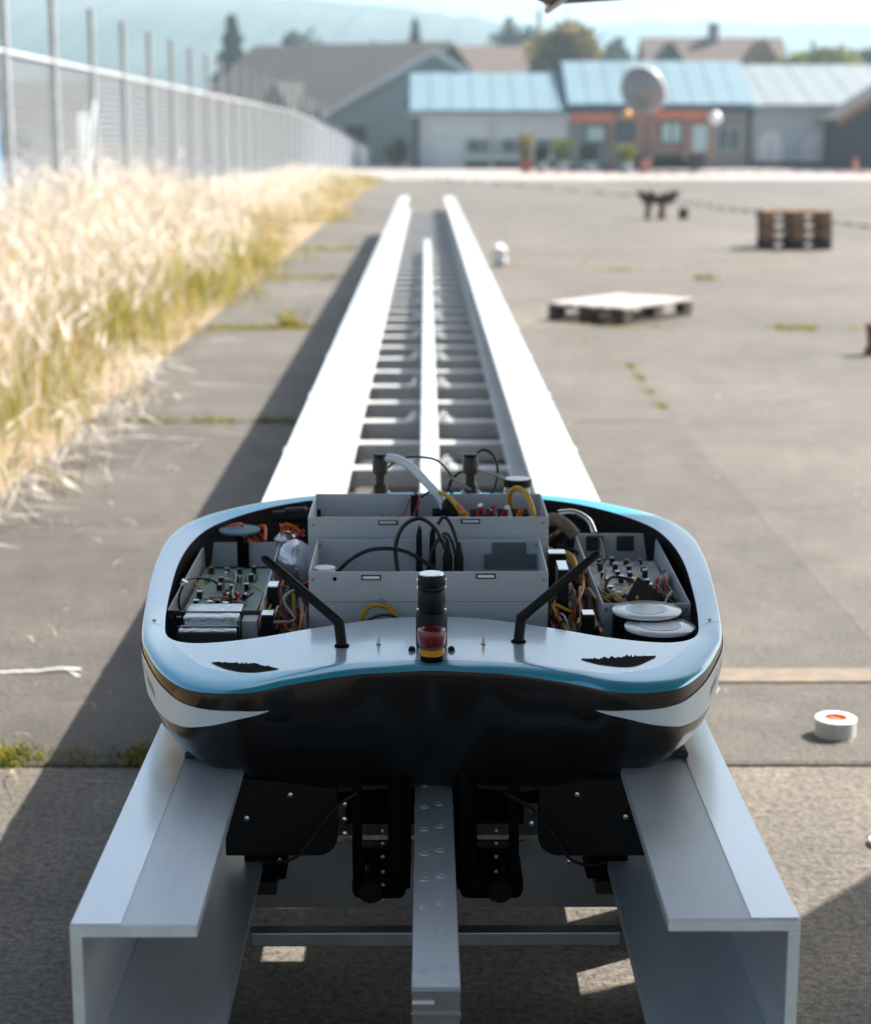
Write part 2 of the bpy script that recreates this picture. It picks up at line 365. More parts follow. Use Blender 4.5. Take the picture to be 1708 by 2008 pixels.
# ------------------------------------------------------------------ dry grass verge and weeds in the joints
def blades(name, mats, X, Y, H, W, mi, lean, seed, z0=-.02, plume=None):
    r = np.random.default_rng(seed); n = len(X)
    a = r.uniform(0, 2 * np.pi, n); la = r.uniform(0, 2 * np.pi, n); ln = lean * r.uniform(.2, 1.0, n) * H
    bx, by = np.cos(a) * W / 2, np.sin(a) * W / 2
    dx, dy = np.cos(la) * ln, np.sin(la) * ln - .05 * H
    V = np.zeros((n, 7, 3)); ts = [0, .45, .8]
    for i, t in enumerate(ts):
        wd = 1 - .55 * t
        V[:, 2 * i, 0] = X - bx * wd + dx * t ** 2; V[:, 2 * i + 1, 0] = X + bx * wd + dx * t ** 2
        V[:, 2 * i, 1] = Y - by * wd + dy * t ** 2; V[:, 2 * i + 1, 1] = Y + by * wd + dy * t ** 2
        V[:, 2 * i:2 * i + 2, 2] = (z0 + H * (t - .25 * lean * t ** 2))[:, None]
    V[:, 6, 0] = X + dx; V[:, 6, 1] = Y + dy; V[:, 6, 2] = z0 + H * (1 - .3 * lean)
    base = (np.arange(n) * 7)[:, None]
    tri = np.array([[0, 1, 3], [0, 3, 2], [2, 3, 5], [2, 5, 4], [4, 5, 6]])
    F = (base[:, :, None] + tri[None]).reshape(-1, 3); MI = np.repeat(mi, 5)
    Vv = V.reshape(-1, 3)
    if plume is not None:
        k = np.where(plume)[0]; c = V[k, 6]; dirv = V[k, 6] - V[k, 4]; dirv /= np.linalg.norm(dirv, axis=1)[:, None] + 1e-9
        L = (.10 + .10 * r.random(len(k)))[:, None]; wd = (.006 + .008 * r.random(len(k)))
        sx = np.stack([np.cos(a[k]) * wd, np.sin(a[k]) * wd, 0 * wd], 1)
        PV = np.stack([c - dirv * L * .3, c + sx + dirv * L * .1, c + dirv * L, c - sx + dirv * L * .1], 1).reshape(-1, 3)
        o = len(Vv); PF = (o + (np.arange(len(k)) * 4)[:, None, None] + np.array([[0, 1, 2], [0, 2, 3]])[None]).reshape(-1, 3)
        Vv = np.concatenate([Vv, PV]); F = np.concatenate([F, PF]); MI = np.concatenate([MI, np.full(len(PF), 1)])
    me = bpy.data.meshes.new(name); me.vertices.add(len(Vv)); me.vertices.foreach_set('co', Vv.astype(np.float32).ravel())
    me.loops.add(len(F) * 3); me.loops.foreach_set('vertex_index', F.astype(np.int32).ravel())
    me.polygons.add(len(F)); me.polygons.foreach_set('loop_start', np.arange(0, len(F) * 3, 3, dtype=np.int32))
    for m in mats: me.materials.append(M[m])
    me.polygons.foreach_set('material_index', MI.astype(np.int32)); me.update(calc_edges=True); me.validate()
    ob = bpy.data.objects.new(name, me); COL.objects.link(ob); return kind(ob, 'stuff')

def verge_edge(y):
    return np.interp(y, [3, 6, 7, 9, 11, 14, 17, 22, 26, 30.4, 31.2, 40, 50, 60], [-2.0, -1.75, -1.62, -1.6, -1.76, -1.7, -1.45, -1.55, -2.1, -2.5, -1.2, -1.75, -1.6, -1.4])
n = 105000
Yg = 3.4 + 60 * rng.random(n) ** 1.6
Xe = verge_edge(Yg) + .17 * np.sin(Yg * 2.1) + .13 * np.sin(Yg * 5.3 + 1) + rng.normal(0, .09, n) - .05
u = rng.random(n) ** .8
Xg = Xe - u * (Xe + 6.4)
depth = np.clip((Xe - Xg) / 2.2, 0, 1)
patch = .5 + .5 * np.sin(Xg * 1.7 + 2.0 * np.sin(Yg * .9)) * np.sin(Yg * .8 + Xg)
Hg = (.10 + 1.12 * depth ** .75) * (.45 + .65 * rng.random(n) ** 1.3) * (.62 + .55 * patch)
Hg *= np.interp(Yg, [3, 8, 28, 32, 60], [.85, 1.0, 1.0, .65, .6])
pick = rng.random(n)
green = np.clip(.55 - depth * .9 + .7 * (patch - .5), .04, .7)
mi = np.where(pick < green, 3, np.where(pick < green + .42 - .3 * depth, 2, np.where(pick > .93 - .42 * depth, 1, 0)))
Wg = np.interp(Yg, [3, 15, 60], [.0042, .0075, .020]) * (.7 + .6 * rng.random(n))
blades('dry_grass', ['straw', 'straw_pale', 'straw_gold', 'grass_green'], Xg, Yg, Hg, Wg, mi, .55, 21, plume=(rng.random(n) < .30) & (Hg > .35))
# long stems that lie out over the concrete
n = 420; Yl = 5.6 + 6 * rng.random(n); Xl = verge_edge(Yl) + rng.normal(-.02, .10, n)
blades('fallen_stems', ['straw_pale', 'straw_pale', 'straw'], Xl, Yl, .12 + .25 * rng.random(n), np.full(n, .006), rng.integers(0, 3, n), 1.7, 22, plume=rng.random(n) < .5)
# weeds in the joints
WX, WY, WH, WM = [], [], [], []
def joint(x0, x1, y0, y1, n, h, yel, sp=.022):
    t = rng.random(n); cl = .5 + .5 * np.sin(t * 37 + x0 * 9) * np.sin(t * 13 + y0)
    keep = rng.random(n) < .25 + .75 * cl
    WX.append((x0 + (x1 - x0) * t + rng.normal(0, sp, n))[keep]); WY.append((y0 + (y1 - y0) * t + rng.normal(0, sp, n))[keep])
    WH.append((h * (.4 + .8 * rng.random(n)) * (.5 + .7 * cl))[keep]); WM.append((rng.random(n) < yel).astype(int)[keep])
joint(-1.72, -.36, 3.945, 3.96, 10000, .046, .30, .030)
joint(.55, 6.0, 3.905, 3.905, 1700, .022, .6, .010)
joint(-1.75, -.45, 8.97, 8.99, 1900, .055, .35, .035)
joint(-1.7, -.9, 13.5, 13.55, 1100, .07, .75, .05)
joint(-1.10, -1.0, 13.6, 13.7, 110, .20, .6, .04)
joint(1.255, 1.29, 9.1, 11.4, 900, .045, .55, .016)
joint(1.28, 1.05, 11.6, 13.6, 330, .04, .6, .03)
joint(1.4, 9, 8.97, 8.98, 700, .03, .7, .03)
joint(2.65, 2.95, 13.5, 13.55, 420, .07, .65, .05)
joint(3.2, 3.5, 13.5, 13.55, 200, .05, .85, .05)
joint(.9, 1.9, 13.62, 13.66, 300, .05, .8, .05)
joint(2.78, 2.95, 18.4, 18.5, 200, .09, .3, .06)
joint(-1.6, -.9, 18.5, 18.5, 700, .07, .6, .06)
joint(.8, 4.5, 20.6, 20.9, 500, .05, .8, .16)
joint(1.9, 2.3, 19.6, 19.7, 160, .06, .7, .07)
joint(-1.6, -.9, 23.5, 23.5, 500, .08, .7, .08)
WX, WY, WH, WM = map(np.concatenate, (WX, WY, WH, WM))
blades('weeds', ['weed_green', 'weed_yellow'], WX, WY, WH, np.interp(WY, [3, 9, 25], [.0045, .009, .022]), WM, .9, 31)
# bits of litter and straw on the concrete
n = 90; lx = np.concatenate([rng.uniform(-1.5, -.7, 60), rng.uniform(.7, 3, 30)]); ly = np.concatenate([rng.uniform(3.2, 9, 60), rng.uniform(3, 12, 30)])
blades('straw_litter', ['straw_pale', 'straw'], lx, ly, .02 + .04 * rng.random(n), np.full(n, .006), rng.integers(0, 2, n), 2.6, 33, z0=.004)

# ------------------------------------------------------------------ fence
fc = thing('wire_fence', 'long grey wire mesh fence with tall posts along the dry grass', 'fence', (-4.46, 19.4, 0))
XF = -4.46
ypost = [16.9 + 2.5 * k for k in range(34)]
def ftop(y): return float(np.interp(y, [0, 60, 72, 85, 100], [2.33, 2.27, 2.1, 1.45, .75]))
def fx(y): return XF + float(np.interp(y, [0, 72, 100], [0, .1, 1.4]))
for k, y in enumerate(ypost):
    ht = ftop(y) + (.74 if y < 78 else .2)
    b = MB(); x = fx(y); b.box(x - .036, x + .036, y - .03, y + .03, -.03, ht)
    b.box(x - .042, x + .042, y - .036, y + .036, ht, ht + .03)
    b.build('post', 'fence_post', fc)
for k in range(len(ypost) - 1):
    y0, y1 = ypost[k], ypost[k + 1]; b = MB(); xa, xb = fx(y0) - .05, fx(y1) - .05; ta, tb = ftop(y0), ftop(y1)
    n = 46; wr = .0036
    for i in range(n):
        t = (i + .5) / n; x = xa + (xb - xa) * t; y = y0 + (y1 - y0) * t; z1 = ta + (tb - ta) * t
        b.add([(x - wr, y - wr, 0), (x + wr, y - wr, 0), (x, y + wr, 0), (x - wr, y - wr, z1), (x + wr, y - wr, z1), (x, y + wr, z1)], [(0, 1, 4, 3), (1, 2, 5, 4), (2, 0, 3, 5)])
    for i in range(28):
        z = .06 + i * .082
        if z > min(ta, tb): break
        b.add([(xa - wr, y0, z - wr), (xa + wr, y0, z - wr), (xa, y0, z + wr), (xb - wr, y1, z - wr), (xb + wr, y1, z - wr), (xb, y1, z + wr)], [(0, 1, 4, 3), (1, 2, 5, 4), (2, 0, 3, 5)])
    kind(b.build('mesh_panel', 'fence_wire', fc, fixn=False), 'stuff')
    MB().cyl((fx(y0), y0, ta), (fx(y1), y1, tb), .019, 8).build('top_rail', 'fence_wire', fc, smooth=True)
b = MB().cyl((XF + .1, 24.1, 1.9), (XF + .1, 22.6, .0), .03, 8); b.build('brace', 'fence_post', fc)
bl = thing('blue_banner', 'blue sheet hung on the wire fence at the left edge', 'banner', (-4.40, 18.2, 0))
MB().box(-4.41, -4.398, 17.4, 18.78, .5, 1.98).build('sheet', 'blue_sheet', bl)
for z in (.52, 1.96): MB().box(-4.414, -4.392, 17.4, 18.78, z - .015, z + .015).build('hem', 'blue_sheet', bl)

# ------------------------------------------------------------------ buildings
def quad(b, p, mi=0): b.add(p, [(0, 1, 2, 3)], mi)
def gable(name, label, x0, x1, y0, y1, ze, zr, mats, axis='x', over=.35, thick=.16, cat='building', base=-.03):
    """gabled building; ridge along axis; mats = wall, roof, trim"""
    t = thing(name, label, cat, ((x0 + x1) / 2, y0, 0))
    b = MB()
    if axis == 'x':
        ym = (y0 + y1) / 2
        b.prism([(y0, base), (y1, base), (y1, ze), (ym, zr - .02), (y0, ze)], 'x', x0, x1); b.build('wall', mats[0], t)
        s = (zr - ze) / (ym - y0); r = MB()
        r.prism([(y0 - over, ze - over * s + .02), (ym, zr + .02), (ym, zr + thick), (y0 - over, ze - over * s + thick)], 'x', x0 - over, x1 + over)
        r.prism([(y1 + over, ze - over * s + .02), (y1 + over, ze - over * s + thick), (ym, zr + thick), (ym, zr + .02)], 'x', x0 - over, x1 + over)
        r.build('roof', mats[1], t)
        g2 = MB(); g2.box(x0 - over, x1 + over, y0 - over - .1, y0 - over - .01, ze - over * s - .02, ze - over * s + .1); g2.build('gutter', mats[2], t)
    else:
        xm = (x0 + x1) / 2
        b.prism([(x0, base), (x1, base), (x1, ze), (xm, zr - .02), (x0, ze)], 'y', y0, y1); b.build('wall', mats[0], t)
        s = (zr - ze) / (xm - x0); r = MB()
        r.prism([(x0 - over, ze - over * s + .02), (xm, zr + .02), (xm, zr + thick), (x0 - over, ze - over * s + thick)], 'y', y0 - over, y1 + over)
        r.prism([(x1 + over, ze - over * s + .02), (x1 + over, ze - over * s + thick), (xm, zr + thick), (xm, zr + .02)], 'y', y0 - over, y1 + over)
        r.build('roof', mats[1], t)
        for sx in (-1, 1):
            v = MB(); xe = xm + sx * ((x1 - x0) / 2 + over)
            v.prism([(xe, ze - over * s - .16), (xm, zr - .16), (xm, zr + thick + .02), (xe, ze - over * s + thick + .02)], 'y', y0 - over - .09, y0 - over - .01); v.build('verge_board', mats[2], t)
    return t
def win(t, x0, x1, y, z0, z1, glass='glass_dark', frame='trim_grey', bars=1):
    f = MB(); w = .06
    f.box(x0 - w, x1 + w, y - .07, y - .01, z0 - w, z0); f.box(x0 - w, x1 + w, y - .07, y - .01, z1, z1 + w)
    f.box(x0 - w, x0, y - .07, y - .01, z0, z1); f.box(x1, x1 + w, y - .07, y - .01, z0, z1)
    for k in range(bars):
        xb = x0 + (x1 - x0) * (k + 1) / (bars + 1); f.box(xb - .03, xb + .03, y - .065, y - .01, z0, z1)
    o = f.build('window', frame, t); MB().box(x0, x1, y - .03, y - .008, z0, z1).build('pane', glass, o); return o
def roof_seams(t, x0, x1, ya, za, yb, zb, n, m, name='roof_sheet'):
    """standing-seam metal sheets lying on a roof slope"""
    ln = math.hypot(yb - ya, zb - za); ny, nz = -(zb - za) / ln, (yb - ya) / ln
    for k in range(n):
        a = x0 + (x1 - x0) * k / n + .02; c = x0 + (x1 - x0) * (k + 1) / n - .02; h = .05 + .012 * (k % 2)
        P = []
        for x in (a, c):
            P += [(x, ya, za), (x, yb, zb), (x, yb + ny * h, zb + nz * h), (x, ya + ny * h, za + nz * h)]
        MB().add(P, [(0, 1, 2, 3), (7, 6, 5, 4), (0, 4, 5, 1), (1, 5, 6, 2), (2, 6, 7, 3), (3, 7, 4, 0)]).build(name, m, t)

s1 = gable('long_shed', 'low white shed with pale blue metal roof, left of the orange kiosk', -.5, 6.9, 88, 97, 2.6, 4.42, ('wall_white', 'roof_blue', 'trim_grey'))
roof_seams(s1, -.8, 7.2, 87.7, 2.70, 92.45, 4.60, 8, 'roof_blue')
for k in range(3): win(s1, 2.0 + k * 1.65, 3.4 + k * 1.65, 88, .75, 1.35, 'glass_dark', 'trim_grey', 1)
MB().box(1.9, 6.85, 87.93, 87.985, .0, .35).build('plinth', 'wall_dark', s1)
MB().box(3.05, 3.25, 87.9, 87.985, .02, 2.5).build('downpipe', 'trim_grey', s1)
MB().box(-.62, -.35, 87.5, 87.75, 0, 2.4).build('downpipe', 'wall_dark', s1)
dr = MB().box(.35, 1.75, 87.85, 87.98, .02, 1.35).build('door', 'wall_white', s1); MB().box(1.55, 1.62, 87.8, 87.848, .6, .75).build('handle', 'steel', dr)
s2 = gable('hall', 'grey hall with pale blue metal roof behind the orange kiosk', 7.1, 15.5, 88, 97, 2.9, 5.0, ('wall_tan', 'roof_blue', 'wall_dark'))
roof_seams(s2, 6.8, 15.8, 87.7, 3.0, 92.45, 5.18, 9, 'roof_blue')
for k in range(2): win(s2, 12.6 + k * 1.5, 13.6 + k * 1.5, 88, .9, 1.9, 'glass_dark')
s3 = gable('pale_barn', 'pale grey barn with a broad light roof and white doors, right of the hall', 15.9, 30, 89, 103, 2.9, 5.0, ('wall_white', 'roof_pale', 'trim_grey'))
roof_seams(s3, 15.6, 30.3, 88.7, 2.98, 95.9, 5.14, 14, 'roof_pale')
for (a, c, z) in ((16.2, 17.4, 1.75), (18.4, 20.0, 1.7)):
    d = MB(); d.prism([(a, 0), (c, 0), (c, z * .7), ((a * .25 + c * .75), z), ((a * .75 + c * .25), z), (a, z * .7)], 'y', 88.9, 88.99)
    dd = d.build('door', 'dish_white', s3); MB().box((a + c) / 2 - .03, (a + c) / 2 + .03, 88.87, 88.898, .1, z * .9).build('door_seam', 'trim_grey', dd)
MB().box(15.95, 22, 88.88, 88.95, 0, .3).build('plinth', 'wall_dark', s3)
dk = gable('dark_shed', 'dark open shed with a low gable at the right edge', 19.2, 26, 84, 88, 2.35, 4.5, ('wall_dark', 'roof_brown', 'wood_brown'), axis='y')
# far-left barns
bn = gable('brown_barn', 'large brown-roofed barn behind the far end of the fence', -14.6, -1.6, 104, 120, 2.9, 6.9, ('wall_dark', 'roof_brown', 'roof_tile'))
roof_seams(bn, -14.9, -1.3, 103.7, 2.95, 111.9, 7.05, 7, 'roof_brown', 'roof_sheet')
d = MB(); d.prism([(-9.6, 2.9), (-7.2, 2.9), (-8.4, 4.6)], 'y', 103.2, 107); d.build('dormer', 'wall_dark', bn); bn.rotation_euler = (0, 0, R(-26)); bn.location.y += 1.5
wg = gable('gabled_barn', 'grey barn wing with a pale sloping gable edge, left of the white shed', -5.2, 6.0, 100, 106, 2.9, 6.0, ('wall_grey', 'roof_brown', 'trim_grey'), axis='y', over=.5)
win(wg, -1.2, .2, 100, 2.9, 3.7, 'glass_dark')
MB().box(-4.4, -3.3, 99.9, 99.985, 0, 2.1).build('door', 'wall_dark', wg)
# roofs behind
h1 = gable('tiled_house', 'low house with a faded brown tiled roof behind the sheds', 1.2, 8.6, 140, 150, 6.2, 8.4, ('wall_tan', 'roof_tile', 'trim_grey'))
for k in range(2): win(h1, 2.5 + 3 * k, 3.6 + 3 * k, 140, 4.2, 5.4)
h2 = gable('brown_house', 'brown house with twin gables behind the hall roof', 18.6, 30, 152, 162, 6.6, 9.7, ('wall_tan', 'roof_tile', 'wood_brown'))
for k in range(4): win(h2, 20 + 2.4 * k, 21.2 + 2.4 * k, 152, 4.9, 6.1)
d = MB(); d.prism([(18.2, 6.2), (22.0, 6.2), (20.1, 9.2)], 'y', 150.2, 156); d.build('dormer', 'wall_dark', h2)
d = MB(); d.prism([(26.0, 6.8), (29.5, 6.8), (27.7, 9.4)], 'y', 150.2, 156); d.build('dormer', 'wood_brown', h2)
MB().box(24.0, 24.8, 156.2, 157, 9, 11).build('chimney', 'wall_tan', h2)
h3 = gable('field_shed', 'low pale shed with brown roof seen through the wire fence', -27, -11.8, 62, 64.5, 2.5, 3.2, ('wall_white', 'roof_brown', 'trim_grey'))
for k in range(5): win(h3, -25 + 2.2 * k, -23.6 + 2.2 * k, 62, 1.1, 1.9, 'glass_pale')

# ------------------------------------------------------------------ trees
def tree(name, label, x, y, h, rad, leaf, conifer=False, n=1500, base=.15, ls=None, seed=1, group='trees behind the buildings'):
    r = np.random.default_rng(seed)
    t = thing(name, label, 'tree', (x, y, 0), 0, group)
    tr = MB().tube([(x, y, -.05), (x + .1, y, h * .4), (x, y + .1, h * .92)], max(.09, h * .014), 7)
    for k in range(6):
        a = r.uniform(0, 6.28); z = h * r.uniform(.3, .75)
        L = rad * (.8 if not conifer else (1 - z / h))
        tr.tube([(x, y, z), (x + math.cos(a) * L * .5, y + math.sin(a) * L * .5, z + L * .2), (x + math.cos(a) * L, y + math.sin(a) * L, z + (L * .5 if not conifer else -L * .1))], h * .006, 5, sub=3)
    tr.build('trunk', 'bark', t)
    if conifer:
        u = r.random(n) ** .75; z = h * (base + (1 - base) * (1 - u)); tier = .72 + .28 * np.sin(z / h * 46)
        rr = rad * (u * .95 + .03) * tier * (.35 + .65 * r.random(n) ** .5); a = r.uniform(0, 6.28, n)
        a += .0; px, py, pz = x + rr * np.cos(a), y + rr * np.sin(a), z - rr * .2
    else:
        nc = 16; cc = r.normal(0, 1, (nc, 3)); cc /= np.linalg.norm(cc, axis=1)[:, None]; cc *= (r.random((nc, 1)) ** .4) * .72
        cc[:, 2] = cc[:, 2] * .8 + .05; cr = r.uniform(.28, .46, nc)
        k = r.integers(0, nc, n); d = r.normal(0, 1, (n, 3)); d /= np.linalg.norm(d, axis=1)[:, None]; d *= (r.random((n, 1)) ** .45) * cr[k][:, None]
        p = cc[k] + d; ch = h * (1 - base) / 2
        px, py, pz = x + p[:, 0] * rad, y + p[:, 1] * rad, h * base + ch + p[:, 2] * ch
    s = (ls or max(.16, rad * .13)) * (.6 + .8 * r.random(n))
    d1 = r.normal(0, 1, (n, 3)); d1 /= np.linalg.norm(d1, axis=1)[:, None]; d2 = np.cross(d1, r.normal(0, 1, (n, 3))); d2 /= np.linalg.norm(d2, axis=1)[:, None]
    C = np.stack([px, py, pz], 1); S = s[:, None]
    V = np.stack([C - d1 * S, C + d2 * S * .55, C + d1 * S, C - d2 * S * .55], 1).reshape(-1, 3) 
    b = MB(); b.v = [tuple(v) for v in V]; b.f = [(4 * i, 4 * i + 1, 4 * i + 2, 4 * i + 3) for i in range(n)]; b.m = [0] * n
    b.build('crown', leaf, t, fixn=False); return t
def tx(px, y): return (px - 836) * y / 3500
def tz(py, y): return 1.41 + (272 - py) * y / 3500
tree('conifer_tree', 'tall dark conifer above the left end of the brown roof', tx(468, 190), 190, tz(46, 190), 4.2, 'leaf_dark', True, 3200, seed=2)
tree('leafy_tree', 'round dark tree above the middle of the brown roof', tx(595, 190), 190, tz(64, 190), 3.0, 'leaf_far', False, 2200, .2, seed=3)
tree('leafy_tree', 'yellow-green low tree above the brown roof ridge', tx(735, 180), 180, tz(70, 180), 3.6, 'leaf_olive', False, 2000, .3, seed=4)
tree('leafy_tree', 'small olive bush at the foot of the left conifer', tx(510, 185), 185, tz(98, 185), 1.8, 'leaf_olive', False, 800, .3, seed=14)
tree('conifer_tree', 'small dark conifer by the apex of the barn gable', tx(815, 170), 170, tz(52, 170), 2.4, 'leaf_dark', True, 2000, seed=5)
tree('leafy_tree', 'tall loose dark tree leftmost of the high pair at centre', tx(994, 210), 210, tz(24, 210), 2.9, 'leaf_dark', False, 2200, .1, .34, seed=6)
tree('leafy_tree', 'tallest dark tree of the high pair at centre', tx(1050, 212), 212, tz(10, 212), 2.9, 'leaf_dark', False, 2600, .1, .34, seed=7)
tree('conifer_tree', 'thin pale conifer right of the tallest tree', tx(1103, 230), 230, tz(28, 230), 1.3, 'leaf_far', True, 600, seed=8)
tree('broad_tree', 'broad olive-green tree rising behind the blue roof', tx(1112, 135), 135, tz(50, 135), 4.4, 'leaf_olive', False, 4200, .2, .4, seed=9)
tree('leafy_tree', 'dark tree between the olive tree and the brown house', tx(1200, 200), 200, tz(66, 200), 3.4, 'leaf_far', False, 1800, .3, seed=10)
tree('leafy_tree', 'sunny green tree right of the brown house', tx(1572, 150), 150, tz(70, 150), 4.2, 'leaf_green', False, 4000, .3, seed=11)
tree('leafy_tree', 'darker green tree beside the sunny one, further right', tx(1620, 155), 155, tz(84, 155), 2.6, 'leaf_green', False, 1800, .3, seed=12)
tree('leafy_tree', 'dark tree at the right edge above the pale roof', tx(1690, 165), 165, tz(82, 165), 3.0, 'leaf_far', False, 1900, .3, seed=13)
tree('leafy_tree', 'bluish dark tree behind the chimney of the brown house', tx(1358, 190), 190, tz(68, 190), 1.7, 'leaf_dark', False, 700, .3, seed=15)
tree('hedge_tree', 'dark green bushes behind the wire fence by the field shed', -14.0, 55, 2.0, 2.4, 'leaf_dark', False, 1500, .02, .2, seed=16)
tree('hedge_tree', 'grey-green thicket behind the fence left of the brown barn', -22.0, 95, 4.4, 5.2, 'leaf_far', False, 2200, .02, .45, seed=17)
tree('hedge_tree', 'yellowish bush at the corner beside the white shed', -1.5, 90, 1.6, .7, 'leaf_olive', False, 500, .02, .14, seed=18)

# ------------------------------------------------------------------ kiosk, dish, potted plants
ky = 80.0
kk = thing('kiosk', 'orange kiosk trailer with windows on a dark chassis', 'kiosk', (9.6, ky, 0))
MB().box(8.9, 12.6, ky + .1, ky + 2.2, .7, 2.5).build('body', 'kiosk_brown', kk)
MB().box(8.9, 12.2, ky - .1, ky + 2.0, .08, .66).build('chassis', 'black_matte', kk)
MB().box(10.0, 12.4, ky - .22, ky + .08, 2.28, 2.62).build('awning', 'kiosk_orange', kk)
MB().box(6.35, 8.15, ky - .3, ky + .1, 2.12, 2.48).build('awning', 'kiosk_orange', kk)
MB().box(6.3, 8.85, ky + .1, ky + 2.0, .0, 2.3).build('side_room', 'wall_grey', kk)
for x in (8.15, 9.9, 11.4, 12.55): MB().box(x - .11, x + .11, ky - .12, ky + .08, .5 if x > 9 else 0, 2.3).build('post', 'kiosk_brown', kk)
win(kk, 7.05, 7.85, ky + .1, 1.3, 1.95, 'glass_pale', 'wall_dark', 0); win(kk, 10.35, 11.2, ky + .1, 1.25, 2.1, 'glass_pale', 'wall_dark', 1)
win(kk, 11.7, 12.4, ky + .1, .85, 2.0, 'glass_pale', 'kiosk_brown', 0); win(kk, 8.35, 9.1, ky + .1, 1.4, 2.1, 'glass_dark', 'wall_dark', 0)
for x in (9.6, 11.8): MB().lathe((x, ky - .14, .3), [(.0, -.09), (.26, -.09), (.3, 0), (.26, .09), (.0, .09)], 18, axis=(0, 1, 0)).build('wheel', 'black_rubber', kk, smooth=True)
b = MB().lathe((12.6, ky - .3, 2.3), [(0, -.3), (.17, -.24), (.28, -.1), (.3, 0), (.28, .1), (.17, .24), (0, .3)], 16); gl = b.build('globe_lamp', 'dish_white', kk, smooth=True)
b = MB().lathe((8.75, ky - .3, 2.45), [(0, -.22), (.2, -.1), (.22, .05), (.12, .2), (0, .22)], 14); b.build('yellow_sign', 'yellow_plastic', kk, smooth=True)
rb = MB().lathe((9.55, ky - .9, 0), [(.22, 0), (.28, .55), (.26, .56), (.2, .02)], 16).build('red_bucket', 'tape_red', None, smooth=True); tag(rb, 'red bucket standing in front of the kiosk wheel', 'bucket')
ds = thing('radar_dish', 'big grey dish on a mast above the orange kiosk', 'dish', (9.75, 82.6, 0))
ax = Vector((.55, .75, .45)).normalized()
b = MB(); prof = [(1.12 * math.sin(a), -.75 + 1.2 * (1 - math.cos(a))) for a in np.linspace(0.02, 1.35, 9)]
prof2 = [(r * .95, z + .07) for r, z in reversed(prof)]
b.lathe((9.7, 82.6, 3.5), prof + prof2, 28, axis=ax, cap=False); b.build('bowl', 'dish_grey', ds, smooth=True)
b = MB(); b.lathe((9.7, 82.6, 3.5) , [(1.06, .16), (1.16, .17), (1.16, .26), (1.06, .25)], 28, axis=ax, cap=False); b.build('rim', 'dish_white', ds, smooth=True)
MB().cyl((9.7, 82.6, 0), (9.7, 82.6, 3.2), .09, 10).build('mast', 'steel', ds)
MB().cyl(Vector((9.7, 82.6, 3.5)) + ax * -.6, Vector((9.7, 82.6, 3.5)) + ax * .9, .03, 6).build('feed_arm', 'steel', ds)
def potted(px, y, h, wd, leaf, label, pot='pot_grey', seed=1):
    r = np.random.default_rng(seed); x = tx(px, y); t = thing('potted_plant', label, 'plant', (x, y, 0), 0, 'potted plants before the kiosk')
    MB().lathe((x, y, 0), [(.19, 0), (.25, .42), (.27, .43), (.27, .47), (.22, .47), (.2, .38), (0, .38)], 16).build('pot', pot, t, smooth=True)
    n = 420; b = MB()
    for i in range(n):
        a = r.uniform(0, 6.28); rr = wd * r.random() ** .6; z = .45 + (h - .45) * r.random(); rr *= .45 + .7 * (z / h) if leaf != 'leaf_dark' else 1
        c = Vector((x + rr * math.cos(a), y + rr * math.sin(a), z)); s = r.uniform(.05, .11)
        d1 = Vector(r.normal(0, 1, 3)).normalized(); d1.z = abs(d1.z) + .5; d2 = d1.cross(Vector(r.normal(0, 1, 3))).normalized()
        b.add([c - d1 * s, c + d2 * s * .4, c + d1 * s, c - d2 * s * .4], [(0, 1, 2, 3)])
    b.build('foliage', leaf, t, fixn=False); MB().cyl((x, y, .38), (x, y, h * .8), .03, 6).build('stem', 'bark', t)
potted(1028, 77, 1.62, .34, 'leaf_olive', 'tall yellow-green potted plant, leftmost in the row', 'pot_red', 1)
potted(1058, 78, 1.0, .3, 'leaf_dark', 'dark bushy potted plant beside the tall yellow-green one', 'pot_grey', 2)
potted(1098, 77, 1.4, .5, 'leaf_green', 'wide pale green potted tree in the middle of the row', 'pot_grey', 3)
potted(1150, 77.5, 1.15, .45, 'leaf_dark', 'broad dark potted shrub left of the kiosk', 'pot_grey', 4)
potted(1222, 77, 1.12, .4, 'leaf_green', 'leafy potted plant beside the red bucket', 'pot_grey', 5)
# barrier tapes
def barrier(label, pts, wd, seed):
    r = np.random.default_rng(seed); t = thing('barrier_tape', label, 'tape', pts[0]); P = smooth_path(pts, 14)
    for k in range(len(P) - 1):
        a, c = P[k], P[k + 1]; h = wd
        MB().add([(a.x, a.y, a.z), (c.x, c.y, c.z), (c.x, c.y, c.z + h), (a.x, a.y, a.z + h), (a.x, a.y + .02, a.z), (c.x, c.y + .02, c.z), (c.x, c.y + .02, c.z + h), (a.x, a.y + .02, a.z + h)],
                 [(0, 1, 2, 3), (7, 6, 5, 4), (3, 2, 6, 7), (0, 4, 5, 1)]).build('stripe', 'white_tape' if k % 2 else 'tape_red', t)
barrier('red and white barrier tape trailing low across the pale concrete', [(-1.2, 70, .02), (1.5, 58, .05), (5.2, 43.6, .03), (5.9, 38, .02), (6.6, 32, .02), (7.3, 27, .02)], .045, 1)
barrier('red and white barrier tape strung in front of the pale barn', [(4, 66, .25), (8, 64, .18), (12, 63, .25), (17, 62, .2)], .06, 2)
for k, (x, y) in enumerate(((20.2, 76), (18.9, 80))):
    t = thing('traffic_cone', ['orange traffic cone by the dark shed', 'orange traffic cone before the white doors of the barn'][k], 'cone', (x, y, 0), 0, 'traffic cones far off')
    MB().lathe((x, y, 0), [(.16, .03), (.03, .62), (0, .62)], 14).build('cone', 'tape_red', t); MB().box(x - .2, x + .2, y - .2, y + .2, 0, .03).build('foot', 'black_rubber', t)

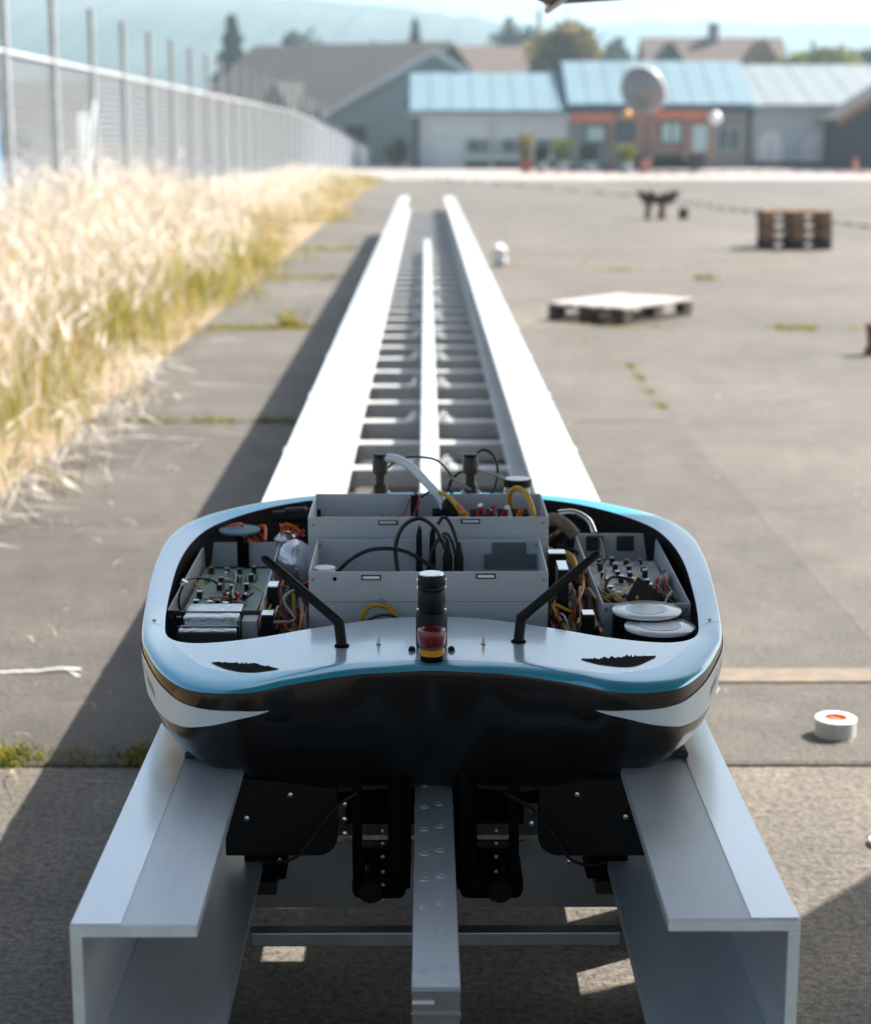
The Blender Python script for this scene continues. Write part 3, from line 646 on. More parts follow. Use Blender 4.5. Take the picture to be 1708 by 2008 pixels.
# ------------------------------------------------------------------ pallets, trestle, small things on the ground
def pallet(label, mats, group=None, name='pallet'):
    t = thing(name, label, 'pallet', (0, 0, 0), 0, group)   # 1.2 m along x, 0.8 m along y
    bw = mats[0]
    for y, wd in ((-.328, .145), (-.165, .1), (0, .145), (.165, .1), (.328, .145)): MB().box(-.6, .6, y - wd / 2, y + wd / 2, .122, .144).build('deck_board', bw, t)
    for x in (-.527, 0, .527): MB().box(x - .0725, x + .0725, -.4, .4, .10, .1215).build('stringer_board', mats[1], t)
    for x in (-.527, 0, .527):
        for y, wd in ((-.35, .1), (0, .145), (.35, .1)): MB().box(x - .07, x + .07, y - wd / 2, y + wd / 2, .0225, .0995).build('block', mats[1], t)
    for y, wd in ((-.35, .1), (0, .145), (.35, .1)): MB().box(-.6, .6, y - wd / 2, y + wd / 2, 0, .022).build('bottom_board', mats[1], t)
    return t
p = pallet('single weathered wooden pallet lying askew on the concrete', ('wood_grey', 'wood_dark'))
p.scale = (.88, .88, .95); p.location = (1.57, 14.40, .002); p.rotation_euler = (0, 0, R(52))
labels = ['bottom pallet of the stack of four', 'second pallet up in the stack of four', 'third pallet up in the stack of four', 'topmost pallet of the stack of four']
mm = [('wood_dark', 'wood_dark'), ('wood', 'wood_orange'), ('wood', 'wood_brown'), ('wood_brown', 'wood_orange')]
for k in range(4):
    p = pallet(labels[k], mm[k], 'pallets stacked on the right'); p.location = (4.84 + random.uniform(-.012, .012), 23.75 + random.uniform(-.01, .01), .002 + k * .1225); p.scale = (.6, 1.06, .84); p.rotation_euler = (0, 0, R(90 + random.uniform(-.8, .8)))
tr = thing('trestle', 'dark wooden trestle with a notched top and thick legs on the far concrete', 'trestle', (4.2, 32.4, 0))
bd = MB(); bd.prism([(3.74, .50), (3.80, .40), (3.90, .27), (4.36, .27), (4.46, .40), (4.52, .50), (4.38, .50), (4.34, .44), (4.08, .42), (4.04, .50), (3.98, .50), (3.94, .43), (3.86, .50)], 'y', 32.15, 32.45); bd.build('body', 'wood_dark', tr)
for xa, xb in ((3.97, 3.94), (4.20, 4.24), (4.24, 4.20)): MB().cyl((xa, 32.25 if xa < 4.22 else 32.4, .27), (xb, 32.2 if xa < 4.22 else 32.45, 0), .055, 7).build('leg', 'wood_brown', tr)
MB().box(4.16, 4.30, 32.12, 32.149, .43, .47).build('label_plate', 'pot_brown', tr)
st = thing('log', 'short dark stump beside the wooden trestle', 'log', (4.60, 32.3, 0)); MB().cyl((4.6, 32.3, 0), (4.6, 32.3, .2), .09, 10).build('stump', 'wood_dark', st)
# tape roll
def roll(name, label, x, y, r_o, r_i, h, core, rz, group=None):
    t = thing(name, label, 'tape roll', (x, y, 0), rz, group)
    MB().lathe((x, y, .001), [(r_i, .002), (r_o - .002, 0), (r_o, .002), (r_o, h - .002), (r_o - .003, h), (r_i, h), (r_i, .002)], 40, mis=[0, 0, 0, 1, 1, 1], cap=False).build('tape', ['roll_side', 'white_tape'], t, smooth=True)
    MB().lathe((x, y, .001), [(r_i - .003, .002), (r_i - .0005, .002), (r_i - .0005, h + .0005), (r_i - .003, h + .0005), (r_i - .003, .002)], 32, cap=False).build('core', core, t, smooth=True)
    return t
t = roll('tape_roll', 'roll of white tape with an orange label lying on the concrete', .985, 4.10, .049, .029, .046, 'orange_print', .3)
MB().lathe((.985, 4.10, .03), [(0, 0), (.0255, 0), (.0255, .010), (0, .0125)], 24).build('label_disc', 'orange_print', t)
MB().box(.983, .987, 4.077, 4.123, .0425, .0432).build('label_stripe', 'print_grey', t)
roll('tape_roll', 'thin white ring of tape cut by the right edge', .935, 3.42, .033, .024, .012, 'black_plastic', .1)
tp = MB(); P = smooth_path([(-1.15, 4.62, .004), (-1.05, 4.625, .006), (-.985, 4.63, .012), (-.935, 4.64, .005)], 8)
for k in range(len(P) - 1):
    a, c = P[k], P[k + 1]; tp.add([(a.x, a.y - .006, a.z), (c.x, c.y - .006, c.z), (c.x, c.y + .006, c.z + .002), (a.x, a.y + .006, a.z + .002)], [(0, 1, 2, 3)])
tp.add([(-.972, 4.628, .011), (-.96, 4.62, .012), (-.922, 4.585, .005), (-.936, 4.58, .004)], [(0, 1, 2, 3)])
tp = tp.build('tape_strip', 'roll_side'); sd = tp.modifiers.new('s', 'SOLIDIFY'); sd.thickness = .0015; tag(tp, 'torn strip of white tape stuck on the concrete, forked at one end', 'tape')
# crumpled bag
b = MB(); r = np.random.default_rng(5); nn = 14
for i in range(9):
    a = math.pi * i / 8
    for k in range(nn):
        q = 2 * math.pi * k / nn; rr = .085 * (1 + .9 * (r.random() - .5)); b.v.append((.83 + rr * math.sin(a) * math.cos(q), 20.3 + rr * math.sin(a) * math.sin(q), .12 + .13 * math.cos(a) * (1 + .2 * (r.random() - .5))))
for i in range(8):
    for k in range(nn): b.f.append((i * nn + k, (i + 1) * nn + k, (i + 1) * nn + (k + 1) % nn, i * nn + (k + 1) % nn)); b.m.append(0)
tag(b.build('plastic_bag', 'white_tape'), 'crumpled white plastic bag on the concrete right of the track', 'bag')
pt = thing('flower_pot', 'reddish brown pot with dark foot cut by the right edge', 'pot', (3.0, 11.87, 0))
MB().lathe((3.005, 11.87, .05), [(.06, 0), (.075, .13), (.085, .13), (.085, .155), (.07, .155), (.06, .02), (0, .02)], 18).build('body', 'pot_brown', pt, smooth=True)
MB().lathe((3.0, 11.87, 0), [(.075, 0), (.075, .045), (.06, .05)], 18).build('foot', 'pot_red', pt, smooth=True)

# ------------------------------------------------------------------ track
tk = thing('guide_track', 'long white aluminium guide track of two channel rails on sleepers', 'track', (.0105, 1.83, 0))
ZT, TH, ZB, YE = .564, .014, .37, 27.2
def rail(side, y0):
    s = side; xo, xi, xb = (-.393, -.2525, -.2385) if s < 0 else (.414, .267, .262)
    b = MB()
    b.box(min(xo, xi), max(xo, xi), y0, YE, ZT - TH, ZT)                         # top flange
    xw = xo - s * TH
    b.box(min(xo, xw), max(xo, xw), y0, YE, ZB, ZT - TH - .0004)                   # web
    b.box(min(xw, xb), max(xw, xb), y0 + .001, YE, ZB, ZB + TH)                  # lower flange
    o = b.build('side_rail', ['aluminium'], tk, bevel=.0012)
    xs = -.337 if s < 0 else .360
    xe = xo - s * .0015
    MB().box(min(xe, xs), max(xe, xs), y0 + .002, YE - .01, ZT + .0002, ZT + .0011).build('film_strip', 'aluminium_film', o)
    MB().box(min(xo, xi) + .001, max(xo, xi) - .001, y0 - .0016, y0 - .0002, ZT - TH + .001, ZT - .001).build('end_face', 'aluminium_cut', o)
    MB().box(min(xo, xw) + .001, max(xo, xw) - .001, y0 - .0017, y0 - .0003, ZB, ZT - TH + .0006).build('end_face', 'aluminium_cut', o)
    return o
rl = rail(-1, 1.828); rr_ = rail(1, 1.840)
for s, x in ((-1, -.393), (1, .414)):
    for k in range(22):
        y = 3.83 + 1.1 * k
        MB().box(x - .006 if s < 0 else x + .0004, x - .0004 if s < 0 else x + .006, y - .035, y + .035, ZT - .06, ZT - .004).build('joint_clip', 'aluminium', tk)
cr = MB().box(-.017, .037, 1.833, 16.9, .478, .486).box(.004, .016, 1.836, 16.89, .392, .4775).box(-.017, .037, 1.833, 16.9, .380, .3915).build('centre_rail', 'aluminium', tk, bevel=.001)
MB().box(-.017, .037, 1.8335, 1.868, .4864, .4874).build('end_plate', 'aluminium_cut', cr)
MB().box(-.0165, .0365, 1.826, 1.8325, .395, .486).build('end_block', 'steel', cr)
MB().box(-.017, .037, 1.822, 1.8255, .455, .460).build('edge_trim', 'bolt_metal', cr)
MB().box(-.0165, .008, 1.8225, 1.8256, .472, .476).build('edge_trim', 'aluminium_cut', cr)
for k in range(9):
    for x, dy in ((-.0035, 0), (.0175, .011)):
        y = 1.876 + .0845 * k + dy
        MB().lathe((x, y, .4862), [(.0066, 0), (.0063, .0006), (.005, .0012), (.0046, .0007), (0, .0006)], 16).build('rivet', 'aluminium', cr, smooth=True)
sl = None
for k in range(51):
    y = 2.75 + .489 * k
    if y > 27: break
    if sl is None:
        b = MB(); b.box(-.33, .35, -.04, .04, .31, .3695); b.box(-.3895, -.36, -.03, .03, 0, .3695); b.box(.38, .4095, -.03, .03, 0, .3695)
        sl = b.build('sleeper', 'galvanised', tk, bevel=.002); me = sl.data; sl.location = Vector((0, y, 0)) - Vector((0, 0, 0)); 
        base = sl
    else:
        c = base.copy(); COL.objects.link(c); c.parent = tk; c.location = Vector((0, y, 0))
    if k % 2 == 0 and y < 17:
        for sx in (-1, 1):
            MB().lathe((.010 + sx * .055, y, .37), [(.032, 0), (.032, .008), (.018, .009), (.018, .024), (.008, .025), (.008, .036), (0, .037)], 12).build('clamp', 'aluminium', tk)
            MB().box(.010 + sx * .026 - .008, .010 + sx * .026 + .008, y - .02, y + .02, .3702, .3795).build('clamp_plate', 'aluminium', tk)
MB().box(-.36, .39, 2.54, 2.548, .263, .3695).box(-.36, .39, 2.548, 2.59, .263, .27).build('cross_beam', 'steel', tk)
MB().box(-.238, .262, 2.235, 2.26, .344, .364).build('tie_bar', 'steel', tk, bevel=.002)
for s, x in ((-1, -.3915), (1, .4105)):
    for k in range(10):
        y0 = 1.9 + 2.53 * k; y1 = y0 + 2.527
        MB().box(x - .0012, x + .0012, y0, y1, .178, .3695).build('skirt_panel', 'dark_steel', tk)
        for ya, yb in (((1.9, 2.85), (2.94, 3.10), (3.22, y1)) if k == 0 else ((y0, y1),)): MB().box(x - .0010, x + .0010, ya, yb, .004, .1775).build('skirt_panel', 'dark_steel', tk)
for x in (-.3755, .3965):
    for y in (3.1,): MB().box(x - .012, x + .012, y - .03, y + .03, 0, .3695).build('foot', 'galvanised', tk)

# ------------------------------------------------------------------ pod
pod = thing('test_pod', 'open black and blue test pod with exposed electronics straddling the track', 'pod', (.008, 2.35, .5))
XC = .008
OUT = [(0, 2.371, .690), (-.06, 2.362, .690), (-.113, 2.350, .690), (-.186, 2.318, .688), (-.25, 2.283, .686), (-.321, 2.293, .686), (-.366, 2.345, .690), (-.400, 2.420, .699), (-.421, 2.50, .708),
       (-.441, 2.70, .722), (-.452, 2.88, .732), (-.447, 3.02, .740), (-.408, 3.12, .748), (-.318, 3.20, .757), (-.22, 3.255, .760), (-.1, 3.28, .760), (0, 3.285, .760)]
INN = [(0, 2.602, .704), (-.055, 2.598, .704), (-.104, 2.583, .703), (-.18, 2.548, .701), (-.245, 2.512, .699), (-.31, 2.490, .697), (-.355, 2.488, .697), (-.385, 2.512, .699), (-.3975, 2.57, .704),
       (-.409, 2.70, .715), (-.416, 2.87, .727), (-.405, 3.0, .737), (-.374, 3.085, .745), (-.30, 3.17, .754), (-.21, 3.235, .757), (-.1, 3.262, .757), (0, 3.266, .757)]
TARC = [.10, .10, .11, .15, .23, .40, .72, 1.05, 1.2, 1.2, 1.2, 1.2, 1.2, 1.2, 1.2, 1.2, 1.2]
SUB = 10
def full(keys):
    k0, k1 = keys[0], keys[-1]; mir = lambda q: (-q[0], q[1], q[2])
    h = smooth_path([mir(keys[1])] + list(keys) + [mir(keys[-2])], SUB)[SUB:-SUB]; r = [Vector((-p.x, p.y, p.z)) for p in h[1:-1]]
    return [Vector((p.x + XC, p.y, p.z)) for p in h + list(reversed(r))]
O, I = full(OUT), full(INN); NR = len(O)
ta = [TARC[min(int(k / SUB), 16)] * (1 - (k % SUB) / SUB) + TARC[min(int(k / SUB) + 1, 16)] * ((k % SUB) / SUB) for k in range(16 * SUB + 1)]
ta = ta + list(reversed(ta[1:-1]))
# deck: lofted from the lip to the edge of the opening, rolled over at the lip
prof_t = [0, .012, .03, .06, .1, .15, .21, .28, .36, .45, .55, .66, .78, .9, 1.0]
b = MB(); film = []; sky_sheen = []
for j, t in enumerate(prof_t):
    for k in range(NR):
        o, i = O[k], I[k]; wd = (Vector((o.x, o.y)) - Vector((i.x, i.y))).length
        d = t * wd; rollr = .035; lift = (math.sqrt(max(0, rollr ** 2 - max(0, rollr - d) ** 2)) / rollr)
        hump = .0095 * lift * min(1, wd / .08)
        z = o.z + (i.z - o.z) * t + hump - .0095 * min(1, wd / .08) * t
        b.v.append((o.x + (i.x - o.x) * t, o.y + (i.y - o.y) * t, z)); film.append((t - ta[k]) * 2); sky_sheen.append(max(0, min(1, (o.y + (i.y - o.y) * t - 2.345) / .18)) * max(0, min(1, (3.16 - o.y) / .12)))
for j in range(len(prof_t) - 1):
    for k in range(NR):
        k2 = (k + 1) % NR; b.f.append((j * NR + k, j * NR + k2, (j + 1) * NR + k2, (j + 1) * NR + k)); b.m.append(0)
DV, DF = list(b.v), list(b.f)
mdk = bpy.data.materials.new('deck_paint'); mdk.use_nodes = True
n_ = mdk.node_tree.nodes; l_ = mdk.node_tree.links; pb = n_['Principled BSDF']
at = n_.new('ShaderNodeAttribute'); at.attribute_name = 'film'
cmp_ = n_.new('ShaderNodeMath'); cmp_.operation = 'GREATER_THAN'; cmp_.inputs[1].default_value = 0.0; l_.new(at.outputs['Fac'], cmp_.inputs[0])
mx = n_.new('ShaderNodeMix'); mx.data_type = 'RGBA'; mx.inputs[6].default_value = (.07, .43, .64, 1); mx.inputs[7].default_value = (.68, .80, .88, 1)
fa = n_.new('ShaderNodeAttribute'); fa.attribute_name = 'sky_sheen'; rim_ = n_.new('ShaderNodeMix'); rim_.data_type = 'RGBA'
rim_.inputs[6].default_value = (.02, .42, .62, 1); rim_.inputs[7].default_value = (.60, .76, .86, 1); l_.new(fa.outputs['Fac'], rim_.inputs[0]); l_.new(rim_.outputs[2], mx.inputs[6])  # side rims whitened towards the rear: sky reflection painted into the base colour
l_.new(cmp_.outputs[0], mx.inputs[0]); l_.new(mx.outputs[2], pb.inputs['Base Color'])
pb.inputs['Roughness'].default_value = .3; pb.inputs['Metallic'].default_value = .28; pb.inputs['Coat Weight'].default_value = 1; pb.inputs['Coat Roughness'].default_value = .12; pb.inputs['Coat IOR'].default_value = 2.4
geo = n_.new('ShaderNodeNewGeometry'); nb = n_.new('ShaderNodeTexNoise'); nb.inputs['Scale'].default_value = 38; nb.inputs['Detail'].default_value = 3; l_.new(geo.outputs['Position'], nb.inputs['Vector'])
bp = n_.new('ShaderNodeBump'); bp.inputs['Strength'].default_value = .06; bp.inputs['Distance'].default_value = .004; l_.new(nb.outputs['Fac'], bp.inputs['Height']); l_.new(bp.outputs[0], pb.inputs['Normal']); l_.new(bp.outputs[0], pb.inputs['Coat Normal'])
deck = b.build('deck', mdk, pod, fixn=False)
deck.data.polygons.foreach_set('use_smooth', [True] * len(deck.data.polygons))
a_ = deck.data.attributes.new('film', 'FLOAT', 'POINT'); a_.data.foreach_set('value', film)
a2_ = deck.data.attributes.new('sky_sheen', 'FLOAT', 'POINT'); a2_.data.foreach_set('value', sky_sheen)
bvh = BVHTree.FromPolygons([Vector(v) for v in DV], DF)
def dz(x, y):
    h = bvh.ray_cast(Vector((x, y, 2)), Vector((0, 0, -1))); return h[0].z if h[0] else .70
# outline normals in plan
def nrm(P):
    r = []
    for k in range(len(P)):
        d = P[(k + 1) % len(P)] - P[k - 1]; v = Vector((-d.y, d.x, 0)).normalized(); r.append(v)
    return r
NO = nrm(O)
cen = Vector((XC, 2.8, 0))
if (O[SUB * 9] - cen).dot(NO[SUB * 9]) < 0: NO = [-v for v in NO]
HP = [(.0, .0), (.0006, -.004), (.0004, -.02), (-.0012, -.045), (-.0045, -.070), (-.012, -.092), (-.026, -.110), (-.048, -.124), (-.078, -.133), (-.115, -.138), (-.15, -.139)]
def hull_pt(k, j):
    off, dzv = HP[j]; fr = min(1, max(0, (2.62 - O[k].y) / .25)); fx_ = min(1, max(0, (.26 - abs(O[k].x - XC)) / .15))
    p = O[k] + NO[k] * off; z = O[k].z + dzv
    if fr * fx_ > 0: z += dzv * .62 * fr * fx_
    # front of the hull rakes backwards under the lip in the middle
    if fr > 0: p = p + Vector((0, .05 * fr * fx_ * (dzv / .139) ** 2, 0))
    return (p.x, p.y, z)
b = MB(); b.v = [hull_pt(k, j) for j in range(len(HP)) for k in range(NR)]
for j in range(len(HP) - 1):
    for k in range(NR):
        k2 = (k + 1) % NR; b.f.append((j * NR + k, j * NR + k2, (j + 1) * NR + k2, (j + 1) * NR + k)); b.m.append(0)
hull = b.build('hull', 'carbon', pod, smooth=True, fixn=True)
# inside of the tub
b = MB(); lv = [(0, 0, 0), (.004, -.03, 0), (.010, -.075, 0)]
NI = nrm(I)
if (I[SUB * 9] - cen).dot(NI[SUB * 9]) < 0: NI = [-v for v in NI]
for off, dzv, _ in lv:
    for k in range(NR):
        p = I[k] + NI[k] * off; b.v.append((p.x, p.y, p.z - .001 + dzv))
for j in range(2):
    for k in range(NR):
        k2 = (k + 1) % NR; b.f.append((j * NR + k, j * NR + k2, (j + 1) * NR + k2, (j + 1) * NR + k)); b.m.append(0)
b.f.append(tuple(2 * NR + k for k in range(NR))); b.m.append(0)
b.build('tub', 'tub_inside', pod, smooth=True, fixn=False)
# white wedge stripes with small prints, following the hull
def hull_surface(kf, depth, out=.0012):
    k = int(kf) % NR; k2 = (k + 1) % NR; f = kf - int(kf)
    ds = [-h[1] for h in HP]; j = max(i for i in range(len(ds) - 1) if ds[i] <= depth + 1e-9); g_ = (depth - ds[j]) / (ds[j + 1] - ds[j])
    def P(kk): return Vector(hull_pt(kk, j)).lerp(Vector(hull_pt(kk, j + 1)), g_)
    p = P(k).lerp(P(k2), f); nn = NO[k].lerp(NO[k2], f); return p + nn * out
for side in (0, 1):
    b = MB(); keys = [(3.55, .0255, .0262), (4.0, .0245, .033), (4.6, .0235, .045), (5.3, .021, .056), (6.0, .0175, .063), (6.7, .014, .068), (7.5, .0115, .071), (9, .010, .072), (11, .010, .072), (13, .012, .068)]
    S = np.linspace(3.55, 13, 96); t1 = np.interp(S, [k[0] for k in keys], [k[1] for k in keys]); t2 = np.interp(S, [k[0] for k in keys], [k[2] for k in keys])
    for s, a, c in zip(S, t1, t2):
        kf = s * SUB if side == 0 else (NR - s * SUB)
        for q in range(7): b.v.append(tuple(hull_surface(kf, a + (c - a) * q / 6)))
    for i in range(len(S) - 1):
        for q in range(6): b.f.append((i * 7 + q, i * 7 + q + 1, (i + 1) * 7 + q + 1, (i + 1) * 7 + q)); b.m.append(0)
    stp = b.build('white_stripe', 'stripe_white', hull, smooth=True)
    def stroke(s0, d0, s1, d1, wd, m):
        bb = MB(); n = 6
        for i in range(n + 1):
            t = i / n; s = s0 + (s1 - s0) * t; d = d0 + (d1 - d0) * t
            for e in (-.5, .5):
                kf = (s + e * wd * .9) * SUB if side == 0 else NR - (s + e * wd * .9) * SUB
                bb.v.append(tuple(hull_surface(kf, d + abs(e) * 0, .0018)))
        for i in range(n): bb.f.append((2 * i, 2 * i + 1, 2 * i + 3, 2 * i + 2)); bb.m.append(0)
        return bb
    # small slanted grey word and the orange mark beside it
    bb = MB()
    for k, (s0, tall) in enumerate(((7.08, .016), (6.98, .013), (6.9, .013), (6.82, .013), (6.74, .013), (6.66, .013))):
        x = stroke(s0, .030 + k * .0012 - (.006 if k == 0 else 0), s0 - .05, .030 + k * .0012 + tall, .045, 0); o0 = len(bb.v); bb.v += x.v; bb.f += [tuple(i + o0 for i in f) for f in x.f]; bb.m += x.m
    bb.build('print_mark', 'print_grey', hull, fixn=False)
    bb = MB()
    for k in range(3):
        x = stroke(7.72 - .11 * k, .020 + .003 * k, 7.66 - .11 * k, .036 + .003 * k, .06, 0); o0 = len(bb.v); bb.v += x.v; bb.f += [tuple(i + o0 for i in f) for f in x.f]; bb.m += x.m
    bb.build('print_mark', 'print_orange', hull, fixn=False)
# black torn decals on the deck
def decal(low, hi, seed):
    r = np.random.default_rng(seed); n = 60; b = MB(); L = smooth_path([(x, y, 0) for x, y in low], 20); H = smooth_path([(x, y, 0) for x, y in hi], 20)
    for i in range(n):
        t = i / (n - 1)
        p = L[int(t * (len(L) - 1))]; q = H[int(t * (len(H) - 1))]; e = (r.random() ** 2) * .014 * math.sin(math.pi * t) + (i % 3) * .0012
        qx, qy = q.x + (r.random() - .3) * .004, q.y + e
        for m_ in range(4):
            f = m_ / 3; x, y = p.x + (qx - p.x) * f, p.y + (qy - p.y) * f; b.v.append((x, y, dz(x, y) + .0009))
    for i in range(n - 1):
        for m_ in range(3): b.f.append((i * 4 + m_, i * 4 + m_ + 1, (i + 1) * 4 + m_ + 1, (i + 1) * 4 + m_)); b.m.append(0)
    b.build('torn_decal', 'black_matte', deck, fixn=False)
decal([(-.300, 2.388), (-.272, 2.356), (-.240, 2.342), (-.205, 2.352)], [(-.296, 2.391), (-.268, 2.380), (-.238, 2.374), (-.203, 2.354)], 1)
decal([(.215, 2.395), (.245, 2.372), (.285, 2.368), (.322, 2.412)], [(.216, 2.397), (.248, 2.398), (.285, 2.410), (.321, 2.416)], 2)
# deck seam lines and screws at both sides
for s in (-1, 1):
    x0 = XC + s * .398; x1 = XC + s * .424; y = 2.545; sm = MB()
    for q in range(8):
        xx = x0 + (x1 - x0) * q / 7; yy = 2.552 - .018 * q / 7
        for e in (-.0006, .0006): sm.v.append((xx, yy + e, dz(xx, yy) + .0004))
    for q in range(7): sm.f.append((2 * q, 2 * q + 1, 2 * q + 3, 2 * q + 2)); sm.m.append(0)
    sm.build('panel_seam', 'print_grey', deck, fixn=False)
    MB().lathe((XC + s * .412, y + .012, dz(XC + s * .412, y + .012)), [(.004, 0), (.0035, .0012), (0, .0014)], 10).build('screw', 'steel', deck)
# carbon skid pads on the rails
for x in (-.315, .335): MB().box(x - .022, x + .03, 2.36, 2.42, .5655, .575).build('skid_pad', 'black_rubber', pod, bevel=.003)

# antennas
def antenna(bx, by, tip):
    z0 = dz(bx, by); b = MB(); b.cyl((bx, by, z0 - .001), (bx + (.004 if bx > 0 else -.004), by, z0 + .036), .0078, 16)
    st_ = b.build('antenna', 'black_plastic', pod, smooth=True)
    k = Vector((bx + (.005 if bx > 0 else -.005), by, z0 + .037)); t = Vector(tip); d = (t - k).normalized()
    MB().lathe(k - d * .006, [(.0070, 0), (.0080, .004), (.0074, .02), (.0066, (t - k).length * .7), (.0058, (t - k).length - .004), (.003, (t - k).length), (0, (t - k).length + .001)], 16, axis=d).build('whip', 'black_plastic', st_, smooth=True)
    MB().lathe((bx, by, z0), [(.011, 0), (.0105, .002), (.008, .0025)], 16).build('washer', 'black_matte', st_, smooth=True)
antenna(-.121, 2.456, (-.236, 2.45, .838)); antenna(.132, 2.476, (.250, 2.47, .839))
# beacon cylinder
bz = dz(.007, 2.45)
be = MB().lathe((.007, 2.45, bz), [(.0215, 0), (.0225, .004), (.0225, .052), (.0215, .0535), (.0185, .055), (.0185, .0585), (.0195, .0605), (.0195, .084), (.0188, .085), (.0195, .0865), (.0195, .090), (.0188, .091), (.0195, .0925), (.0195, .104), (.0186, .107), (.0, .107)], 36).build('beacon', 'black_plastic', pod, smooth=True)
MB().lathe((.007, 2.45, bz + .1072), [(.0178, 0), (.0172, .0012), (0, .0014)], 32).build('cap', 'aluminium_film', be, smooth=True)
for s in (-1, 1):
    MB().lathe((.007 + s * .028, 2.432, bz), [(.005, 0), (.005, .003), (.003, .006), (0, .006)], 10).build('bolt', 'black_plastic', be)
    for z in (.099, .088, .055): MB().cbox((.007 + s * .0198, 2.449, bz + z), (.003, .004, .003)).build('screw', 'bolt_metal', be)
# emergency stop
ez = dz(.007, 2.392)
es = MB().lathe((.007, 2.392, ez), [(.0155, 0), (.0155, .0075), (.014, .008)], 32).build('emergency_stop', 'black_matte', pod, smooth=True)
MB().lathe((.007, 2.392, ez), [(.0162, .0082), (.0178, .010), (.018, .0165), (.0168, .0178)], 32).build('yellow_collar', 'yellow_plastic', es, smooth=True)
MB().lathe((.007, 2.392, ez), [(.0165, .0179), (.0172, .0185), (.0172, .022), (.0165, .0225)], 32).build('green_ring', 'green_ring', es, smooth=True)
MB().lathe((.007, 2.392, ez), [(.0172, .0226), (.0185, .024), (.0202, .038), (.0203, .042), (.0192, .0445), (.0165, .0455), (.0135, .0455), (.0128, .0442), (0, .0440)], 40).build('red_head', 'red_plastic', es, smooth=True)
for x, m in ((-.069, 'clear_led'), (.081, 'pink_led')):
    z = dz(x, 2.462); o = MB().lathe((x, 2.462, z), [(.0032, 0), (.0032, .001), (.0025, .0012), (.0025, .006), (.0018, .0085), (0, .0095)], 12).build('status_light', m, pod, smooth=True)
    MB().lathe((x, 2.462, z + .0002), [(.0036, 0), (.0036, .0008), (0, .001)], 12).build('washer', 'steel', o)
    MB().cyl((x, 2.462, z + .0095), (x, 2.462, z + .015), .0021, 8).build('lead', m, o)

# enclosures
def open_box(x0, x1, y0, y1, z0, zf, zbk, m='box_white', front=None, t=.003, x0b=None, x1b=None):
    x0b = x0 if x0b is None else x0b; x1b = x1 if x1b is None else x1b
    b = MB()
    b.box(x0, x1, y0, y0 + t, z0, zf, 1)
    b.box(x0b, x1b, y1 - t, y1, z0, zbk)
    for xa, xb, s in ((x0, x0b, 1), (x1, x1b, -1)):
        P = [(xa, y0 + t + .0003, z0), (xb, y1 - t - .0003, z0), (xb, y1 - t - .0003, zbk), (xa, y0 + t + .0003, zf)]
        Q = [(x + s * t, y, z) for x, y, z in P]
        b.add(P + Q, [(0, 1, 2, 3), (7, 6, 5, 4), (0, 4, 5, 1), (1, 5, 6, 2), (2, 6, 7, 3), (3, 7, 4, 0)])
    b.box(min(x0, x0b) + t, max(x1, x1b) - t, y0 + t, y1 - t, z0, z0 + t)
    return b.build('enclosure', [m, front or m], pod, bevel=.0008)
def latch(o, x, y, z, wd=.026):
    MB().box(x - wd / 2 - .002, x + wd / 2 + .002, y - .0015, y - .0003, z - .0042, z + .0036).build('latch_slot', 'black_matte', o)
    MB().box(x - wd / 2, x + wd / 2, y - .005, y - .0016, z - .002, z + .0028).build('latch', 'solder', o, bevel=.0006)
def screws(o, pts):
    for x, y, z in pts: MB().lathe((x, y, z), [(.0026, 0), (.0024, .0008), (0, .001)], 10, axis=(0, -1, 0)).build('screw', 'steel', o)
fb = open_box(-.181, .187, 2.66, 2.88, .60, .760, .762)
latch(fb, -.085, 2.66, .7515); latch(fb, .091, 2.66, .7535)
screws(fb, [(-.174, 2.66, .748), (.180, 2.66, .748), (-.176, 2.8765, .752), (.182, 2.8765, .752)])
MB().lathe((-.141, 2.6595, .749), [(.0032, 0), (.003, .0006), (0, .0007)], 10, axis=(0, -1, 0)).build('hole', 'black_matte', fb)
MB().box(-.178, .184, 2.6592, 2.6597, .7128, .7133).build('seam', 'grey_card', fb)
MB().box(.108, .165, 2.8755, 2.8765, .736, .757).build('grey_sticker', 'grey_card', fb); MB().box(.095, .187 - .006, 2.8735, 2.8752, .712, .737).build('grey_sticker', 'grey_card', fb)
for x in (-.012, .010):
    b = MB(); b.prism([(x - .006, .70), (x + .006, .70), (x + .004, .785), (x, .793), (x - .005, .775)], 'y', 2.842, 2.862); b.build('plug', 'black_plastic', fb, bevel=.001)
for x in (.034, .052): MB().lathe((x, 2.80, .70), [(.008, 0), (.008, .05), (.005, .062), (.003, .075)], 12).build('plug', 'black_plastic', fb, smooth=True)
MB().lathe((-.158, 2.70, .735), [(.0, 0), (.016, 0), (.016, .023), (.0, .024)], 18).build('white_cap', 'white_tape', fb, smooth=True)
rb2 = open_box(-.197, .203, 2.90, 3.10, .60, .795, .795)
latch(rb2, -.064, 2.90, .786, .028); latch(rb2, .073, 2.90, .788, .028)
screws(rb2, [(-.188, 2.90, .782), (.194, 2.90, .785)])
for k in range(4):
    x = -.135 + .0285 * k; o = MB().lathe((x, 3.05, .755), [(.0, -.012), (.0085, -.010), (.0095, 0), (.0085, .010), (0, .012)], 16, axis=(0, -1, 0)).build('motor_coil', 'pipe_brown', rb2, smooth=True)
    MB().tube([(x, 3.035, .758), (x + .004, 3.025, .765), (x + .008, 3.03, .752)], .0016, 5).build('lead_wire', 'cable_red', rb2)
MB().box(-.028, -.014, 3.06, 3.075, .72, .80).build('terminal', 'black_plastic', rb2)
